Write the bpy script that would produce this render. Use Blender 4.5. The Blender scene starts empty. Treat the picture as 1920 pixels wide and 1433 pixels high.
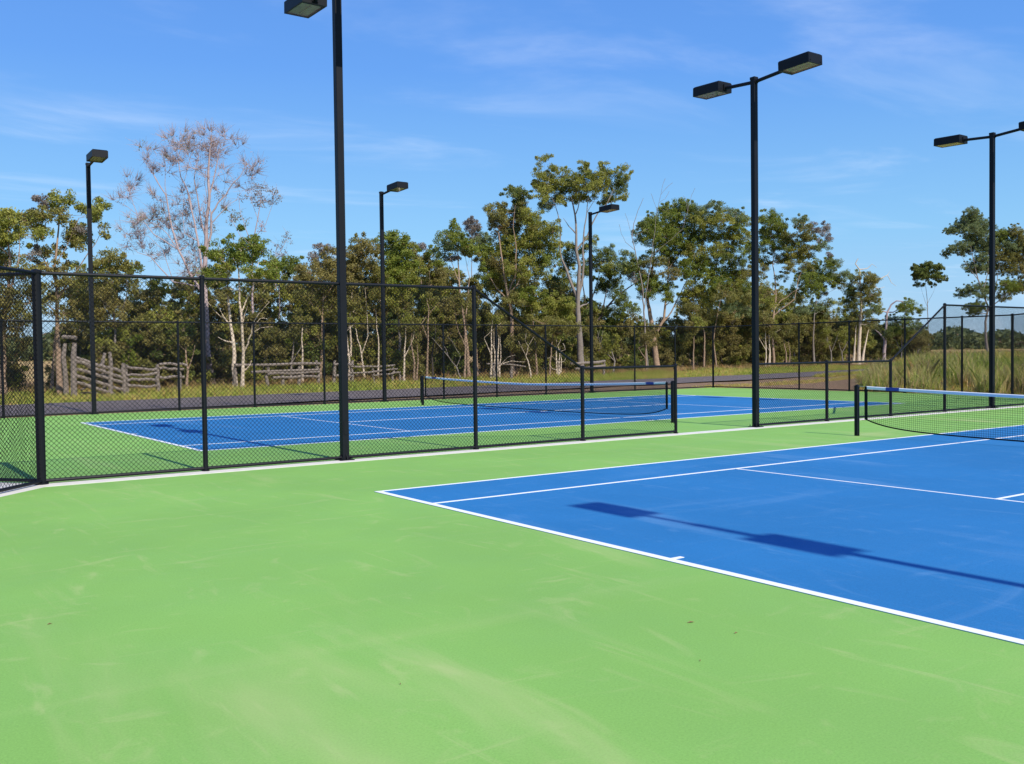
import bpy, math, random
import numpy as np
from mathutils import Vector
random.seed(7); rng=np.random.default_rng(11)
scn=bpy.context.scene; COL=scn.collection
R=math.radians
# ---------------------------------------------------------------- camera
CP=np.array([-5.92099,-11.53759,1.80986]); CR=(1.54235023,0.0124801053,-0.616857956); F=1806.49
def rot():
    rx,ry,rz=CR
    cx,sx,cy,sy,cz,sz=math.cos(rx),math.sin(rx),math.cos(ry),math.sin(ry),math.cos(rz),math.sin(rz)
    return np.array([[cz,-sz,0],[sz,cz,0],[0,0,1]])@np.array([[cy,0,sy],[0,1,0],[-sy,0,cy]])@np.array([[1,0,0],[0,cx,-sx],[0,sx,cx]])
M=rot()
cam=bpy.data.objects.new('camera',bpy.data.cameras.new('camera')); COL.objects.link(cam)
cam.location=CP; cam.rotation_euler=CR; cam.data.sensor_width=36; cam.data.lens=F/1920*36
cam.data.clip_end=6000; cam.data.clip_start=.05; scn.camera=cam
FW=-M[:,2].copy(); FW[2]=0; FW/=np.linalg.norm(FW)      # horizontal forward
RT=np.array([FW[1],-FW[0],0.])
def ray(px,py): 
    d=M@np.array([(px-960)/F,-(py-716.5)/F,-1.0]); return d
def on_line(px,c,k=.15):                                # point on the ground where the view bearing meets the line Y=c+kX
    d=ray(px,665); t=(c+k*CP[0]-CP[1])/(d[1]-k*d[0]); q=CP+t*d; q[2]=0; return q
def at_depth(px,py,B):                                  # point in the vertical plane through B facing the camera
    d=ray(px,py); t=np.dot(B-CP,FW)/np.dot(d,FW); return CP+t*d
# ---------------------------------------------------------------- materials
def nt(name):
    m=bpy.data.materials.new(name); m.use_nodes=True; n=m.node_tree; b=n.nodes['Principled BSDF']; return m,n,b
def add(n,t,**k):
    o=n.nodes.new(t)
    for a,v in k.items():
        if a in ('inp',): 
            for i,w in v.items(): o.inputs[i].default_value=w
        else: setattr(o,a,v)
    return o
def simple(name,col,rough=.6,metal=0,noise=0,scale=20,bump=0,spec=.5):
    m,n,b=nt(name); b.inputs['Roughness'].default_value=rough; b.inputs['Metallic'].default_value=metal
    b.inputs['Specular IOR Level'].default_value=spec
    tc=add(n,'ShaderNodeTexCoord'); no=add(n,'ShaderNodeTexNoise',inp={'Scale':scale,'Detail':5.})
    n.links.new(tc.outputs['Object'],no.inputs['Vector'])
    mx=add(n,'ShaderNodeMix',data_type='RGBA'); n.links.new(no.outputs['Fac'],mx.inputs['Factor'])
    mx.inputs['A'].default_value=tuple(c*(1-noise) for c in col)+(1,); mx.inputs['B'].default_value=tuple(min(1,c*(1+noise)) for c in col)+(1,)
    n.links.new(mx.outputs['Result'],b.inputs['Base Color'])
    if bump:
        bp=add(n,'ShaderNodeBump',inp={'Strength':bump,'Distance':.02}); n.links.new(no.outputs['Fac'],bp.inputs['Height']); n.links.new(bp.outputs['Normal'],b.inputs['Normal'])
    return m
def court_mat(name,col,dust,wear):
    m,n,b=nt(name); b.inputs['Roughness'].default_value=.78; b.inputs['Specular IOR Level'].default_value=.25
    g=add(n,'ShaderNodeNewGeometry'); L=n.links.new
    def noise(scale,detail=4,vec=None,sc=None,rz=0,rough=.5,dist=0):
        mp=add(n,'ShaderNodeMapping'); mp.inputs['Scale'].default_value=sc or (1,1,1); mp.inputs['Rotation'].default_value=(0,0,rz)
        L(g.outputs['Position'],mp.inputs['Vector'])
        o=add(n,'ShaderNodeTexNoise',inp={'Scale':scale,'Detail':float(detail),'Roughness':rough,'Distortion':float(dist)}); L(mp.outputs['Vector'],o.inputs['Vector']); return o.outputs['Fac']
    def ramp(src,a,bb,va=0.,vb=1.):
        r=add(n,'ShaderNodeMapRange',inp={'From Min':a,'From Max':bb,'To Min':va,'To Max':vb}); r.interpolation_type='SMOOTHSTEP'; L(src,r.inputs['Value']); return r.outputs['Result']
    def mix(fac,a,bcol):
        x=add(n,'ShaderNodeMix',data_type='RGBA'); L(fac,x.inputs['Factor'])
        if isinstance(a,tuple): x.inputs['A'].default_value=a
        else: L(a,x.inputs['A'])
        x.inputs['B'].default_value=bcol; return x.outputs['Result']
    def c4(c,s=1): return tuple(v*s for v in c)+(1,)
    c=mix(ramp(noise(.35,5),.3,.7),c4(col,.94),c4(col,1.06))
    c=mix(ramp(noise(75,3,rough=.8),.40,.72,0,.42),c,c4(col,.6))      # grit of the acrylic coat
    c=mix(ramp(noise(60,3,rough=.85),.5,.75,0,.30),c,c4(col,1.45))
    c=mix(ramp(noise(1.0,6,sc=(1,.16,1),rz=.35,rough=.55,dist=.6),.56,.80,0,wear),c,dust+(1,))   # dusty sweep marks
    c=mix(ramp(noise(.8,5,sc=(.14,1,1),rz=-.5,rough=.55,dist=.8),.58,.82,0,wear*.8),c,dust+(1,))
    c=mix(ramp(noise(1.5,5,sc=(1,.20,1),rz=.75,rough=.6,dist=3.2),.56,.80,0,wear*.7),c,dust+(1,))
    c=mix(ramp(noise(1.3,5,sc=(.22,1,1),rz=.25,rough=.6,dist=3.6),.58,.82,0,wear*.7),c,dust+(1,))
    c=mix(ramp(noise(1.5,4,rough=.6,dist=2.5),.58,.78,0,wear*.4),c,dust+(1,))
    c=mix(ramp(noise(22.,2,rough=.4),.83,.86,0,.35),c,c4(col,.35))
    L(c,b.inputs['Base Color'])
    bp=add(n,'ShaderNodeBump',inp={'Strength':.35,'Distance':.003}); L(noise(220,3,rough=.8),bp.inputs['Height']); L(bp.outputs['Normal'],b.inputs['Normal'])
    L(ramp(noise(1.3,4),.3,.7,.7,.88),b.inputs['Roughness'])
    return m
GREEN=court_mat('green_acrylic',(.250,.485,.100),(.54,.57,.24),.5)
BLUE=court_mat('blue_acrylic',(.024,.185,.42),(.20,.37,.58),.36)
WHITE=simple('white_line_paint',(.90,.90,.86),.7,noise=.07,scale=9)
CONC=simple('pale_concrete',(.74,.70,.60),.85,noise=.2,scale=5,bump=.2)
BLACK=simple('black_powder_coat',(.006,.007,.010),.5,noise=.25,scale=6,spec=.2)
WIRE=simple('black_pvc_wire',(.004,.004,.005),.6,spec=.15)
NETB=simple('black_net_cord',(.008,.008,.009),.8,spec=.2)
BAND=simple('white_canvas_band',(.80,.82,.84),.8,noise=.08,scale=5)
PATCH=simple('blue_label',(.02,.05,.30),.5)
STEEL=simple('galvanised_steel',(.55,.55,.55),.35,1.0)
RED=simple('red_cord',(.35,.04,.03),.7)
ALU=simple('reflector_aluminium',(.50,.55,.42),.35,.6,noise=.3,scale=30)
def glass():
    m,n,b=nt('lamp_glass'); b.inputs['Base Color'].default_value=(.75,.8,.75,1); b.inputs['Roughness'].default_value=.05
    b.inputs['Transmission Weight'].default_value=1.; b.inputs['IOR'].default_value=1.3; return m
GLASS=glass()
ASPH=simple('asphalt',(.175,.14,.12),.9,noise=.28,scale=6,bump=.4)
WOOD=simple('weathered_timber',(.24,.195,.16),.9,noise=.55,scale=5,bump=.5)
BRICKS=None
BARK={'white':simple('paperbark_bark',(.62,.50,.37),.9,noise=.4,scale=4,bump=.6),
 'tan':simple('tan_bark',(.33,.225,.15),.9,noise=.4,scale=4,bump=.6),
 'grey':simple('grey_bark',(.24,.20,.17),.9,noise=.4,scale=4,bump=.6),
 'pink':simple('bleached_pinkish_bark',(.40,.31,.30),.9,noise=.3,scale=4,bump=.4),
 'dark':simple('dark_bark',(.07,.055,.045),.9,noise=.35,scale=4,bump=.6)}
def leafmat(name,trans):
    m,n,b=nt(name); L=n.links.new; at=add(n,'ShaderNodeAttribute',attribute_name='Col')
    b.inputs['Roughness'].default_value=.55; b.inputs['Specular IOR Level'].default_value=.35
    L(at.outputs['Color'],b.inputs['Base Color'])
    t=add(n,'ShaderNodeBsdfTranslucent'); L(at.outputs['Color'],t.inputs['Color'])
    mx=add(n,'ShaderNodeMixShader'); mx.inputs[0].default_value=trans
    L(b.outputs[0],mx.inputs[1]); L(t.outputs[0],mx.inputs[2]); L(mx.outputs[0],n.nodes['Material Output'].inputs['Surface']); return m
LEAF=leafmat('leaves',.36); GRASSM=leafmat('grass_blades',.42)
# ---------------------------------------------------------------- object helpers
def tag(o,label=None,cat=None,group=None,kind=None):
    if label:o['label']=label
    if cat:o['category']=cat
    if group:o['group']=group
    if kind:o['kind']=kind
    return o
def empty(name,loc,label,cat,group=None):
    o=bpy.data.objects.new(name,None); COL.objects.link(o); o.location=loc; o.empty_display_size=.2; return tag(o,label,cat,group)
def mesh_obj(name,V,Fc,mat,parent=None,cols=None,smooth=False,cn=4):
    """V (n,3) world coords, Fc (m,k) int array or list of lists"""
    me=bpy.data.meshes.new(name); V=np.asarray(V,dtype=np.float32)
    base=np.array(parent.matrix_world_base if False else (0,0,0),float)
    if parent is not None: V=V-np.array(ABS[parent.name],dtype=np.float32)
    if isinstance(Fc,np.ndarray):
        k=Fc.shape[1]; me.vertices.add(len(V)); me.vertices.foreach_set('co',V.ravel())
        me.loops.add(Fc.size); me.loops.foreach_set('vertex_index',Fc.astype(np.int32).ravel())
        me.polygons.add(len(Fc)); me.polygons.foreach_set('loop_start',np.arange(0,Fc.size,k,dtype=np.int32))
        me.polygons.foreach_set('loop_total',np.full(len(Fc),k,dtype=np.int32)); me.update(calc_edges=True)
    else:
        me.from_pydata([tuple(map(float,v)) for v in V],[],[tuple(f) for f in Fc]); me.update()
    if cols is not None:
        a=me.color_attributes.new('Col','FLOAT_COLOR','POINT'); c=np.ones((len(V),4),np.float32); c[:,:3]=cols; a.data.foreach_set('color',c.ravel())
    if smooth: me.polygons.foreach_set('use_smooth',np.ones(len(me.polygons),bool))
    if mat: me.materials.append(mat)
    o=bpy.data.objects.new(name,me); COL.objects.link(o)
    if parent is not None: o.parent=parent; ABS[o.name]=ABS[parent.name]
    else: ABS[o.name]=(0,0,0)
    return o
ABS={}
def thing(name,loc,label,cat,group=None):
    o=empty(name,loc,label,cat,group); ABS[o.name]=tuple(loc); return o
class MB:
    def __init__(s): s.V=[];s.F=[]
    def add(s,V,Fs):
        o=len(s.V); s.V+= [tuple(v) for v in V]; s.F+=[tuple(i+o for i in f) for f in Fs]
    def box(s,a,b):
        (x0,y0,z0),(x1,y1,z1)=a,b
        s.add([(x0,y0,z0),(x1,y0,z0),(x1,y1,z0),(x0,y1,z0),(x0,y0,z1),(x1,y0,z1),(x1,y1,z1),(x0,y1,z1)],
          [(0,3,2,1),(4,5,6,7),(0,1,5,4),(1,2,6,5),(2,3,7,6),(3,0,4,7)])
    def bbox(s,a,b,ch=.008):      # box with chamfered vertical edges and top
        (x0,y0,z0),(x1,y1,z1)=a,b; c=ch
        def ring(i,z): return [(x0+c+i,y0+i,z),(x1-c-i,y0+i,z),(x1-i,y0+c+i,z),(x1-i,y1-c-i,z),(x1-c-i,y1-i,z),(x0+c+i,y1-i,z),(x0+i,y1-c-i,z),(x0+i,y0+c+i,z)]
        V=ring(c,z0)+ring(0,z0+c)+ring(0,z1-c)+ring(c,z1); Fs=[tuple(range(7,-1,-1)),tuple(range(24,32))]
        for k in range(3):
            for i in range(8): Fs.append((k*8+i,k*8+(i+1)%8,k*8+8+(i+1)%8,k*8+8+i))
        s.add(V,Fs)
    def tube(s,pts,rad,n=8,cap=True):
        pts=[np.array(p,float) for p in pts]; m=len(pts)
        if not hasattr(rad,'__len__'): rad=[rad]*m
        V=[];Fs=[]; u=None
        for i,p in enumerate(pts):
            t=pts[min(i+1,m-1)]-pts[max(i-1,0)]; t/=np.linalg.norm(t)+1e-12
            if u is None:
                u=np.cross(t,(0,0,1)); 
                if np.linalg.norm(u)<1e-3: u=np.cross(t,(1,0,0))
            u=u-np.dot(u,t)*t; u/=np.linalg.norm(u)+1e-12; w=np.cross(t,u)
            for k in range(n):
                a=2*math.pi*k/n; V.append(p+rad[i]*(math.cos(a)*u+math.sin(a)*w))
        for i in range(m-1):
            for k in range(n): Fs.append((i*n+k,i*n+(k+1)%n,(i+1)*n+(k+1)%n,(i+1)*n+k))
        if cap: Fs+=[tuple(range(n-1,-1,-1)),tuple((m-1)*n+k for k in range(n))]
        s.add(V,Fs)
    def build(s,name,mat,parent=None,smooth=False): return mesh_obj(name,np.array(s.V),s.F,mat,parent,smooth=smooth)
# ---------------------------------------------------------------- setting
def vnoise(x,y,seed=0):
    return (np.sin(x*.9+seed)*np.cos(y*.7+seed*1.3)+.5*np.sin(x*2.1+y*1.7+seed)+.25*np.sin(x*4.3-y*3.9+seed*2))/1.75
def mound(x,y):
    x=np.asarray(x,float);y=np.asarray(y,float)
    u=x-33.5; a=1/(1+np.exp(-(u-3.2)/1.1))               # rises just outside the end fence
    ln=np.minimum(12.5+.7*(x-31),28.); b=1/(1+np.exp((y-ln)/1.3)) # and falls off towards the road
    far=np.clip((140-x)/60,0,1); near=1/(1+np.exp((-y-40)/4))
    return a*b*far*near*(.95+.14*vnoise(x*.5,y*.5,3))
def terrain(x,y):
    x=np.asarray(x,float);y=np.asarray(y,float)
    d=np.hypot(x,y); far=np.clip((d-110)/350,0,1)
    inside=((x>-9)&(x<32.2)&(y>-26)&(y<23.2))
    bump=.05*vnoise(x*.35,y*.35,1)*np.clip((np.maximum(np.maximum(-8-x,x-33),y-24))/6,0,1)
    return np.where(inside,-.09,-.05+bump)+mound(x,y)+far*3.2
g1=np.concatenate([np.linspace(-1800,-120,12)[:-1],np.linspace(-120,-12,16)[:-1],np.linspace(-12,130,170)[:-1],np.linspace(130,300,30)[:-1],np.linspace(300,2500,16)])
g2=np.concatenate([np.linspace(-1800,-120,12)[:-1],np.linspace(-120,-30,14)[:-1],np.linspace(-30,110,150)[:-1],np.linspace(110,300,34)[:-1],np.linspace(300,2500,16)])
X,Y=np.meshgrid(g1,g2,indexing='ij'); Z=terrain(X,Y); nx,ny=X.shape
idx=np.arange(nx*ny).reshape(nx,ny)
Fq=np.stack([idx[:-1,:-1],idx[1:,:-1],idx[1:,1:],idx[:-1,1:]],-1).reshape(-1,4)
def ground_mat():
    m,n,b=nt('grassland'); L=n.links.new; b.inputs['Roughness'].default_value=.95; b.inputs['Specular IOR Level'].default_value=.1
    g=add(n,'ShaderNodeNewGeometry'); sp=add(n,'ShaderNodeSeparateXYZ'); L(g.outputs['Position'],sp.inputs[0])
    def noise(s,d=5,r=.6):
        o=add(n,'ShaderNodeTexNoise',inp={'Scale':s,'Detail':float(d),'Roughness':r}); L(g.outputs['Position'],o.inputs['Vector']); return o.outputs['Fac']
    def ramp(src,a,bb,va=0.,vb=1.):
        r=add(n,'ShaderNodeMapRange',inp={'From Min':a,'From Max':bb,'To Min':va,'To Max':vb}); L(src,r.inputs['Value']); return r.outputs['Result']
    def mix(f,a,c):
        x=add(n,'ShaderNodeMix',data_type='RGBA'); L(f,x.inputs['Factor'])
        for k,v in (('A',a),('B',c)):
            if isinstance(v,tuple): x.inputs[k].default_value=v
            else: L(v,x.inputs[k])
        return x.outputs['Result']
    def math_(op,a,bb):
        x=add(n,'ShaderNodeMath',operation=op)
        for i,v in enumerate((a,bb)):
            if isinstance(v,(int,float)): x.inputs[i].default_value=v
            else: L(v,x.inputs[i])
        return x.outputs[0]
    grass=mix(ramp(noise(.6),.35,.65),(.22,.24,.05,1),(.42,.33,.11,1))
    grass=mix(ramp(noise(9),.45,.7),grass,(.48,.34,.13,1))
    straw=mix(ramp(noise(.05,6),.4,.6),(.56,.35,.15,1),(.46,.34,.13,1))
    litter=mix(ramp(noise(5),.35,.65),(.12,.08,.045,1),(.30,.19,.11,1))
    dirt=mix(ramp(noise(2.2),.35,.7),(.36,.21,.13,1),(.26,.20,.10,1))
    yy=math_('SUBTRACT',sp.outputs['Y'],math_('MULTIPLY',sp.outputs['X'],.15))
    wob=math_('MULTIPLY',math_('SUBTRACT',noise(.25),.5),9.)
    yw=math_('ADD',yy,wob)
    c=mix(ramp(yw,40,44),grass,litter)
    c=mix(ramp(yw,68,84),c,straw)
    dm=math_('MULTIPLY',ramp(yw,29.5,26.5),ramp(math_('ADD',sp.outputs['X'],wob),56,47))
    dm=math_('MULTIPLY',dm,math_('MAXIMUM',ramp(sp.outputs['Y'],21.5,22.5),ramp(math_('SUBTRACT',sp.outputs['Y'],math_('MULTIPLY',sp.outputs['X'],.7)),-9.,-7.)))
    c=mix(dm,c,dirt)
    L(c,b.inputs['Base Color'])
    bp=add(n,'ShaderNodeBump',inp={'Strength':.8,'Distance':.08}); L(noise(6),bp.inputs['Height']); L(bp.outputs['Normal'],b.inputs['Normal'])
    return m
tag(mesh_obj('ground',np.stack([X,Y,Z],-1).reshape(-1,3),Fq,ground_mat(),smooth=True),kind='structure')
# road beyond the courts
def strip(name,pts_lo,pts_hi,mat,z):
    V=[];Fc=[]
    for i,(a,b) in enumerate(zip(pts_lo,pts_hi)):
        V+=[(a[0],a[1],z),(b[0],b[1],z)]
        if i: Fc.append((2*i-2,2*i,2*i+1,2*i-1))
    return tag(mesh_obj(name,V,Fc,mat),kind='structure')
xs=np.linspace(-60,150,110)
lo=[(x,23.95+.155*max(0,x-2)+.0006*max(0,x-40)**2+.12*math.sin(x*.7)+.06*math.sin(x*2.3)) for x in xs]
hi=[(x,32.4+.125*x*(x>0)+.0018*max(0,x-40)**2+.10*math.sin(x*.55+1)+.06*math.sin(x*1.9)) for x in xs]
V=[];Fc=[]
for i,(a,b) in enumerate(zip(lo,hi)):
    for k in range(5):
        t=k/4; x,y=a[0],a[1]*(1-t)+b[1]*t; V.append((x,y,float(terrain(x,y)*0-.0+.015+.05*(1-(2*t-1)**2))))
    if i:
        for k in range(4): Fc.append((5*(i-1)+k,5*i+k,5*i+k+1,5*(i-1)+k+1))
tag(mesh_obj('road',V,Fc,ASPH,smooth=True),kind='structure')
# courts -------------------------------------------------
YM,YF,XE=3.896,22.641,30.89
def sheet(name,polys,mat,z):
    V=[];Fc=[]
    for p in polys:
        o=len(V); m=len(p); V+=[(x,y,z) for x,y in p]+[(x,y,z-.0035) for x,y in p]; Fc.append(tuple(range(o,o+m)))
        Fc+=[(o+i,o+m+i,o+m+(i+1)%m,o+(i+1)%m) for i in range(m)]
    return tag(mesh_obj(name,V,Fc,mat),kind='structure')
XL=-7.25
def slab(name,poly,mat,z0,z1):
    n_=len(poly); V=[(x,y,z0) for x,y in poly]+[(x,y,z1) for x,y in poly]
    Fc=[tuple(range(n_-1,-1,-1)),tuple(range(n_,2*n_))]+[(i,(i+1)%n_,n_+(i+1)%n_,n_+i) for i in range(n_)]
    return tag(mesh_obj(name,V,Fc,mat),kind='structure')
slab('court_surface',[(XL-.1,-26),(XE+.05,-26),(XE+.05,-.2),(27.6,3.53),(-3.45,3.53),(XL-.1,-.6)],GREEN,-.14,0)
slab('court_surface',[(-3.3,3.9),(27.6,3.9),(XE+.05,7.4),(XE+.05,YF+.02),(XL-.1,YF+.02),(XL-.1,8.4)],GREEN,-.14,0)
slab('concrete_strip',[(-3.45,3.53),(27.6,3.53),(27.6,3.9),(-3.3,3.9)],CONC,-.14,.004)
slab('concrete_strip',[(-3.453,3.53),(-3.303,3.9),(XL-.1,8.396),(XL-.1,-.596)],CONC,-.14,.003)
def court(ox,oy,name):
    """doubles court: baseline corner (ox,oy), playing towards +X and +Y"""
    sheet('playing_area',[[(ox,oy),(ox+23.77,oy),(ox+23.77,oy+10.97),(ox,oy+10.97)]],BLUE,.004)
    L=[]
    def r(x0,y0,x1,y1): L.append([(ox+x0,oy+y0),(ox+x1,oy+y0),(ox+x1,oy+y1),(ox+x0,oy+y1)])
    w=.055; bw=.09
    r(0,0,bw,10.97); r(23.77-bw,0,23.77,10.97)
    r(bw,0,23.77-bw,w); r(bw,10.97-w,23.77-bw,10.97)
    r(bw,1.37,23.77-bw,1.37+w); r(bw,9.6-w,23.77-bw,9.6)
    r(5.46,1.37+w,5.51,9.6-w); r(18.26,1.37+w,18.31,9.6-w)
    r(5.51,5.46,18.26,5.51); r(bw,5.46,bw+.12,5.51); r(23.77-bw-.12,5.46,23.77-bw,5.51)
    sheet('court_lines',L,WHITE,.008)
court(-.03,-10.98,'near'); court(-.07,7.30,'far')
# ---------------------------------------------------------------- fences
def clip_wires(L,zb,za,zc,sp=.072):
    """diagonal wires filling a panel of length L, bottom zb, top from za to zc"""
    out=[]
    top=lambda s: za+(zc-za)*s/L
    H=max(za,zc); sl=(zc-za)/L
    for sg in (1,-1):
        k0=-H if sg>0 else 0.; k1=L if sg>0 else L+H
        for k in np.arange(math.floor(k0/sp)*sp,k1,sp):
            # z = zb + sg*(s-k)
            # bottom at s=k ; top where zb+sg*(s-k)=top(s)
            den=(sg-sl)
            s_t=(za-zb+sg*k)/den; s_b=k
            a,b=min(s_t,s_b),max(s_t,s_b); a=max(a,0); b=min(b,L)
            if b-a>.01: out.append((a,zb+sg*(a-k),b,zb+sg*(b-k),sg))
    return out
def wires_mesh(A,B,zb,za,zc,r=.0022,sp=.072):
    A=np.array(A,float);B=np.array(B,float); L=np.linalg.norm(B-A); u=(B-A)/L; nrm=np.array([-u[1],u[0]])
    V=[];Fc=[]
    w=clip_wires(L,zb,za,zc,sp); n_=len(w); V=np.zeros((n_*6,3)); Fa=[]
    for i,(s0,z0,s1,z1,sg) in enumerate(w):
        d=np.array([s1-s0,z1-z0]); d/=np.linalg.norm(d); pr=np.array([-d[1],d[0]])
        for e,(s,z) in enumerate(((s0,z0),(s1,z1))):
            for k in range(3):
                a=2*math.pi*k/3+.5; ds,dz=pr*math.cos(a)*r; off=math.sin(a)*r+sg*r*.9
                xy=A+u*(s+ds)+nrm*off; V[i*6+e*3+k]=(xy[0],xy[1],z+dz)
    o=np.arange(n_)[:,None]*6
    Fa=np.concatenate([o+np.array([k,(k+1)%3,3+(k+1)%3,3+k]) for k in range(3)])
    return V,Fa
def post(par,x,y,h,r,name='post',cap=True,base=True):
    m=MB(); m.tube([(x,y,0),(x,y,h)],r,12)
    if cap: m.tube([(x,y,h-.02),(x,y,h+.012),(x,y,h+.03),(x,y,h+.038)],[r*1.18,r*1.18,r*.8,r*.25],12)
    if base: m.tube([(x,y,0.),(x,y,.022)],r*1.55,12)
    return m.build(name,BLACK,par,smooth=False)
def rail(par,a,b,r=.022,name='rail'):
    m=MB(); m.tube([a,b],r,8); return m.build(name,BLACK,par)
def fence(label,posts,rp=.040,rr=.026,rw=.0022,zbot=.05,group=None,skip_first=False,skip_last=False,midrail=False,wsp=.072):
    """posts: list (x,y,h,solid) ; panels between neighbours"""
    t=thing('chain_link_fence',(posts[0][0],posts[0][1],0),label,'fence',group)
    for i,p in enumerate(posts):
        if p[3]: post(t,p[0],p[1],p[2]+.02,rp if p[3]==1 else p[3])
    for a,b in zip(posts[:-1],posts[1:]):
        rail(t,(a[0],a[1],a[2]),(b[0],b[1],b[2]),rr,'top_rail')
        rail(t,(a[0],a[1],zbot),(b[0],b[1],zbot),rr,'bottom_rail')
        V,Fa=wires_mesh(a[:2],b[:2],zbot,a[2],b[2],rw,wsp); mesh_obj('wire_mesh',V,Fa,WIRE,t)
    return t
H=3.08;Lw=1.507
fence('nearest tall black chain-link fence whose top slopes down to low panels at the gateway',
 [(-3.43,YM,H,.064),(-1.03,YM,H,1),(1.405,YM,H,0),(4.15,YM,H,1),(6.80,YM,Lw,1),(9.49,YM,Lw,.036)],rw=.0033)
fence('low black chain-link fence right of the gateway, rising by a sloping panel to full height',
 [(12.16,YM,Lw,0),(14.88,YM,Lw,1),(17.65,YM,Lw,1),(20.30,YM,H,1),(22.88,YM,H,0),(25.3,YM,H,1),(27.6,YM,H,.05)],rw=.0031)
fence('black chain-link fence off the left edge, behind the white concrete wedge',
 [(-3.43,YM+.06,H,0),(-5.3,YM+.06+2.2,H,1),(XL,YM+.06+4.5,H,.05)],rw=.0033)
fence('black chain-link fence at left edge, nearer one leaving the thick corner post',
 [(-3.43,YM-.03,H,0),(-5.3,1.75,H,1),(XL,-.5,H,.05)],rw=.0033)
fence('long far black chain-link fence between the second court and the road',
 [(XL,YF,H,.05)]+[(x,YF,H,1) for x in (-4.2,-1.45)]+[(1.243,YF,H,0)]+[(x,YF,H,1) for x in (4.04,6.76,9.51)]+[(12.08,YF,H,0)]+[(x,YF,H,1) for x in (14.84,17.5,20.16)]+[(22.82,YF,H,0)]+[(x,YF,H,1) for x in (25.5,28.2)]+[(XE,YF,H,.05)],rw=.0028)
fence('black chain-link end fence on the right in front of the tall grass bank',
 [(XE,YF-.03,H,0)]+[(XE,y,H,1) for y in (20.0,17.3,14.6,11.9,9.4)]+[(XE,7.4,H,.05),(27.6,YM+.03,H,0)],rw=.0028)
fence('black chain-link fence of the near court corner beyond the right edge',
 [(27.6,YM-.03,H,0),(XE,0,H,1),(XE,-2.7,H,1),(XE,-5.4,H,1)],rw=.0031)
# ---------------------------------------------------------------- floodlights
PH=8.30
def bolts(m,x,y):
    for sx in (-1,1):
        for sy in (-1,1): m.tube([(x+sx*.095,y+sy*.095,.03),(x+sx*.095,y+sy*.095,.06)],.012,6)
def lamp_mesh():
    """head built along +Y, mounting face at y=0, underside at z=0"""
    L,W,Hh=.84,.48,.24; t=.018
    h=MB()
    # body: open-bottomed shell made of top and four walls with a bevelled upper edge
    c=.03
    V=[(-W/2,0,0),(W/2,0,0),(W/2,L,0),(-W/2,L,0),(-W/2,0,Hh-c),(W/2,0,Hh-c),(W/2,L,Hh-c),(-W/2,L,Hh-c),
       (-W/2+c,c*.3,Hh),(W/2-c,c*.3,Hh),(W/2-c,L-c,Hh),(-W/2+c,L-c,Hh)]
    Fs=[(0,1,5,4),(1,2,6,5),(2,3,7,6),(3,0,4,7),(4,5,9,8),(5,6,10,9),(6,7,11,10),(7,4,8,11),(8,9,10,11)]
    # inner lip and walls
    q=.032
    V+=[(-W/2+q,q*2.6,0),(W/2-q,q*2.6,0),(W/2-q,L-q,0),(-W/2+q,L-q,0),(-W/2+q,q*2.6,.03),(W/2-q,q*2.6,.03),(W/2-q,L-q,.03),(-W/2+q,L-q,.03)]
    Fs+=[(1,0,12,13),(2,1,13,14),(3,2,14,15),(0,3,15,12),(13,12,16,17),(14,13,17,18),(15,14,18,19),(12,15,19,16)]
    # inner ceiling so the shell is closed
    Fs+=[(16,19,18,17)]
    h.add(V,Fs)
    h.tube([(-W/2+.06,L+.002,.05),(-W/2+.06,L+.014,.05)],.012,6); h.tube([(W/2-.06,L+.002,.05),(W/2-.06,L+.014,.05)],.012,6)
    h.box((-.06,-.03,.03),(.06,.0,.17))
    r=MB()   # dished reflector just above the glass
    y0,y1,x1=q*2.6+.01,L-q-.01,W/2-q-.01
    for i in range(8):
        a0=math.pi*i/8;a1=math.pi*(i+1)/8
        r.add([(-x1*math.cos(a0),y0,.027-.004*math.sin(a0)),(-x1*math.cos(a1),y0,.027-.004*math.sin(a1)),(-x1*math.cos(a1),y1,.027-.004*math.sin(a1)),(-x1*math.cos(a0),y1,.027-.004*math.sin(a0))],[(0,1,2,3)])
    r.tube([(0,y0+.1,.014),(0,y1-.12,.014)],.011,8)
    g=MB(); g.box((-W/2+q+.002,q*2.6+.002,.003),(W/2-q-.002,L-q-.002,.007))
    return h,r,g
LH,LR,LG=lamp_mesh()
def place(mb,name,mat,par,o,sgn,tilt=0.):
    V=np.array(mb.V,float); 
    if tilt:
        c,s=math.cos(tilt),math.sin(tilt); y=V[:,1]*c-V[:,2]*s; z=V[:,1]*s+V[:,2]*c; V[:,1]=y;V[:,2]=z
    V[:,1]*=sgn; V[:,0]*=sgn; V+=np.array(o)
    return mesh_obj(name,V,[tuple(f) for f in mb.F],mat,par)
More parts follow.
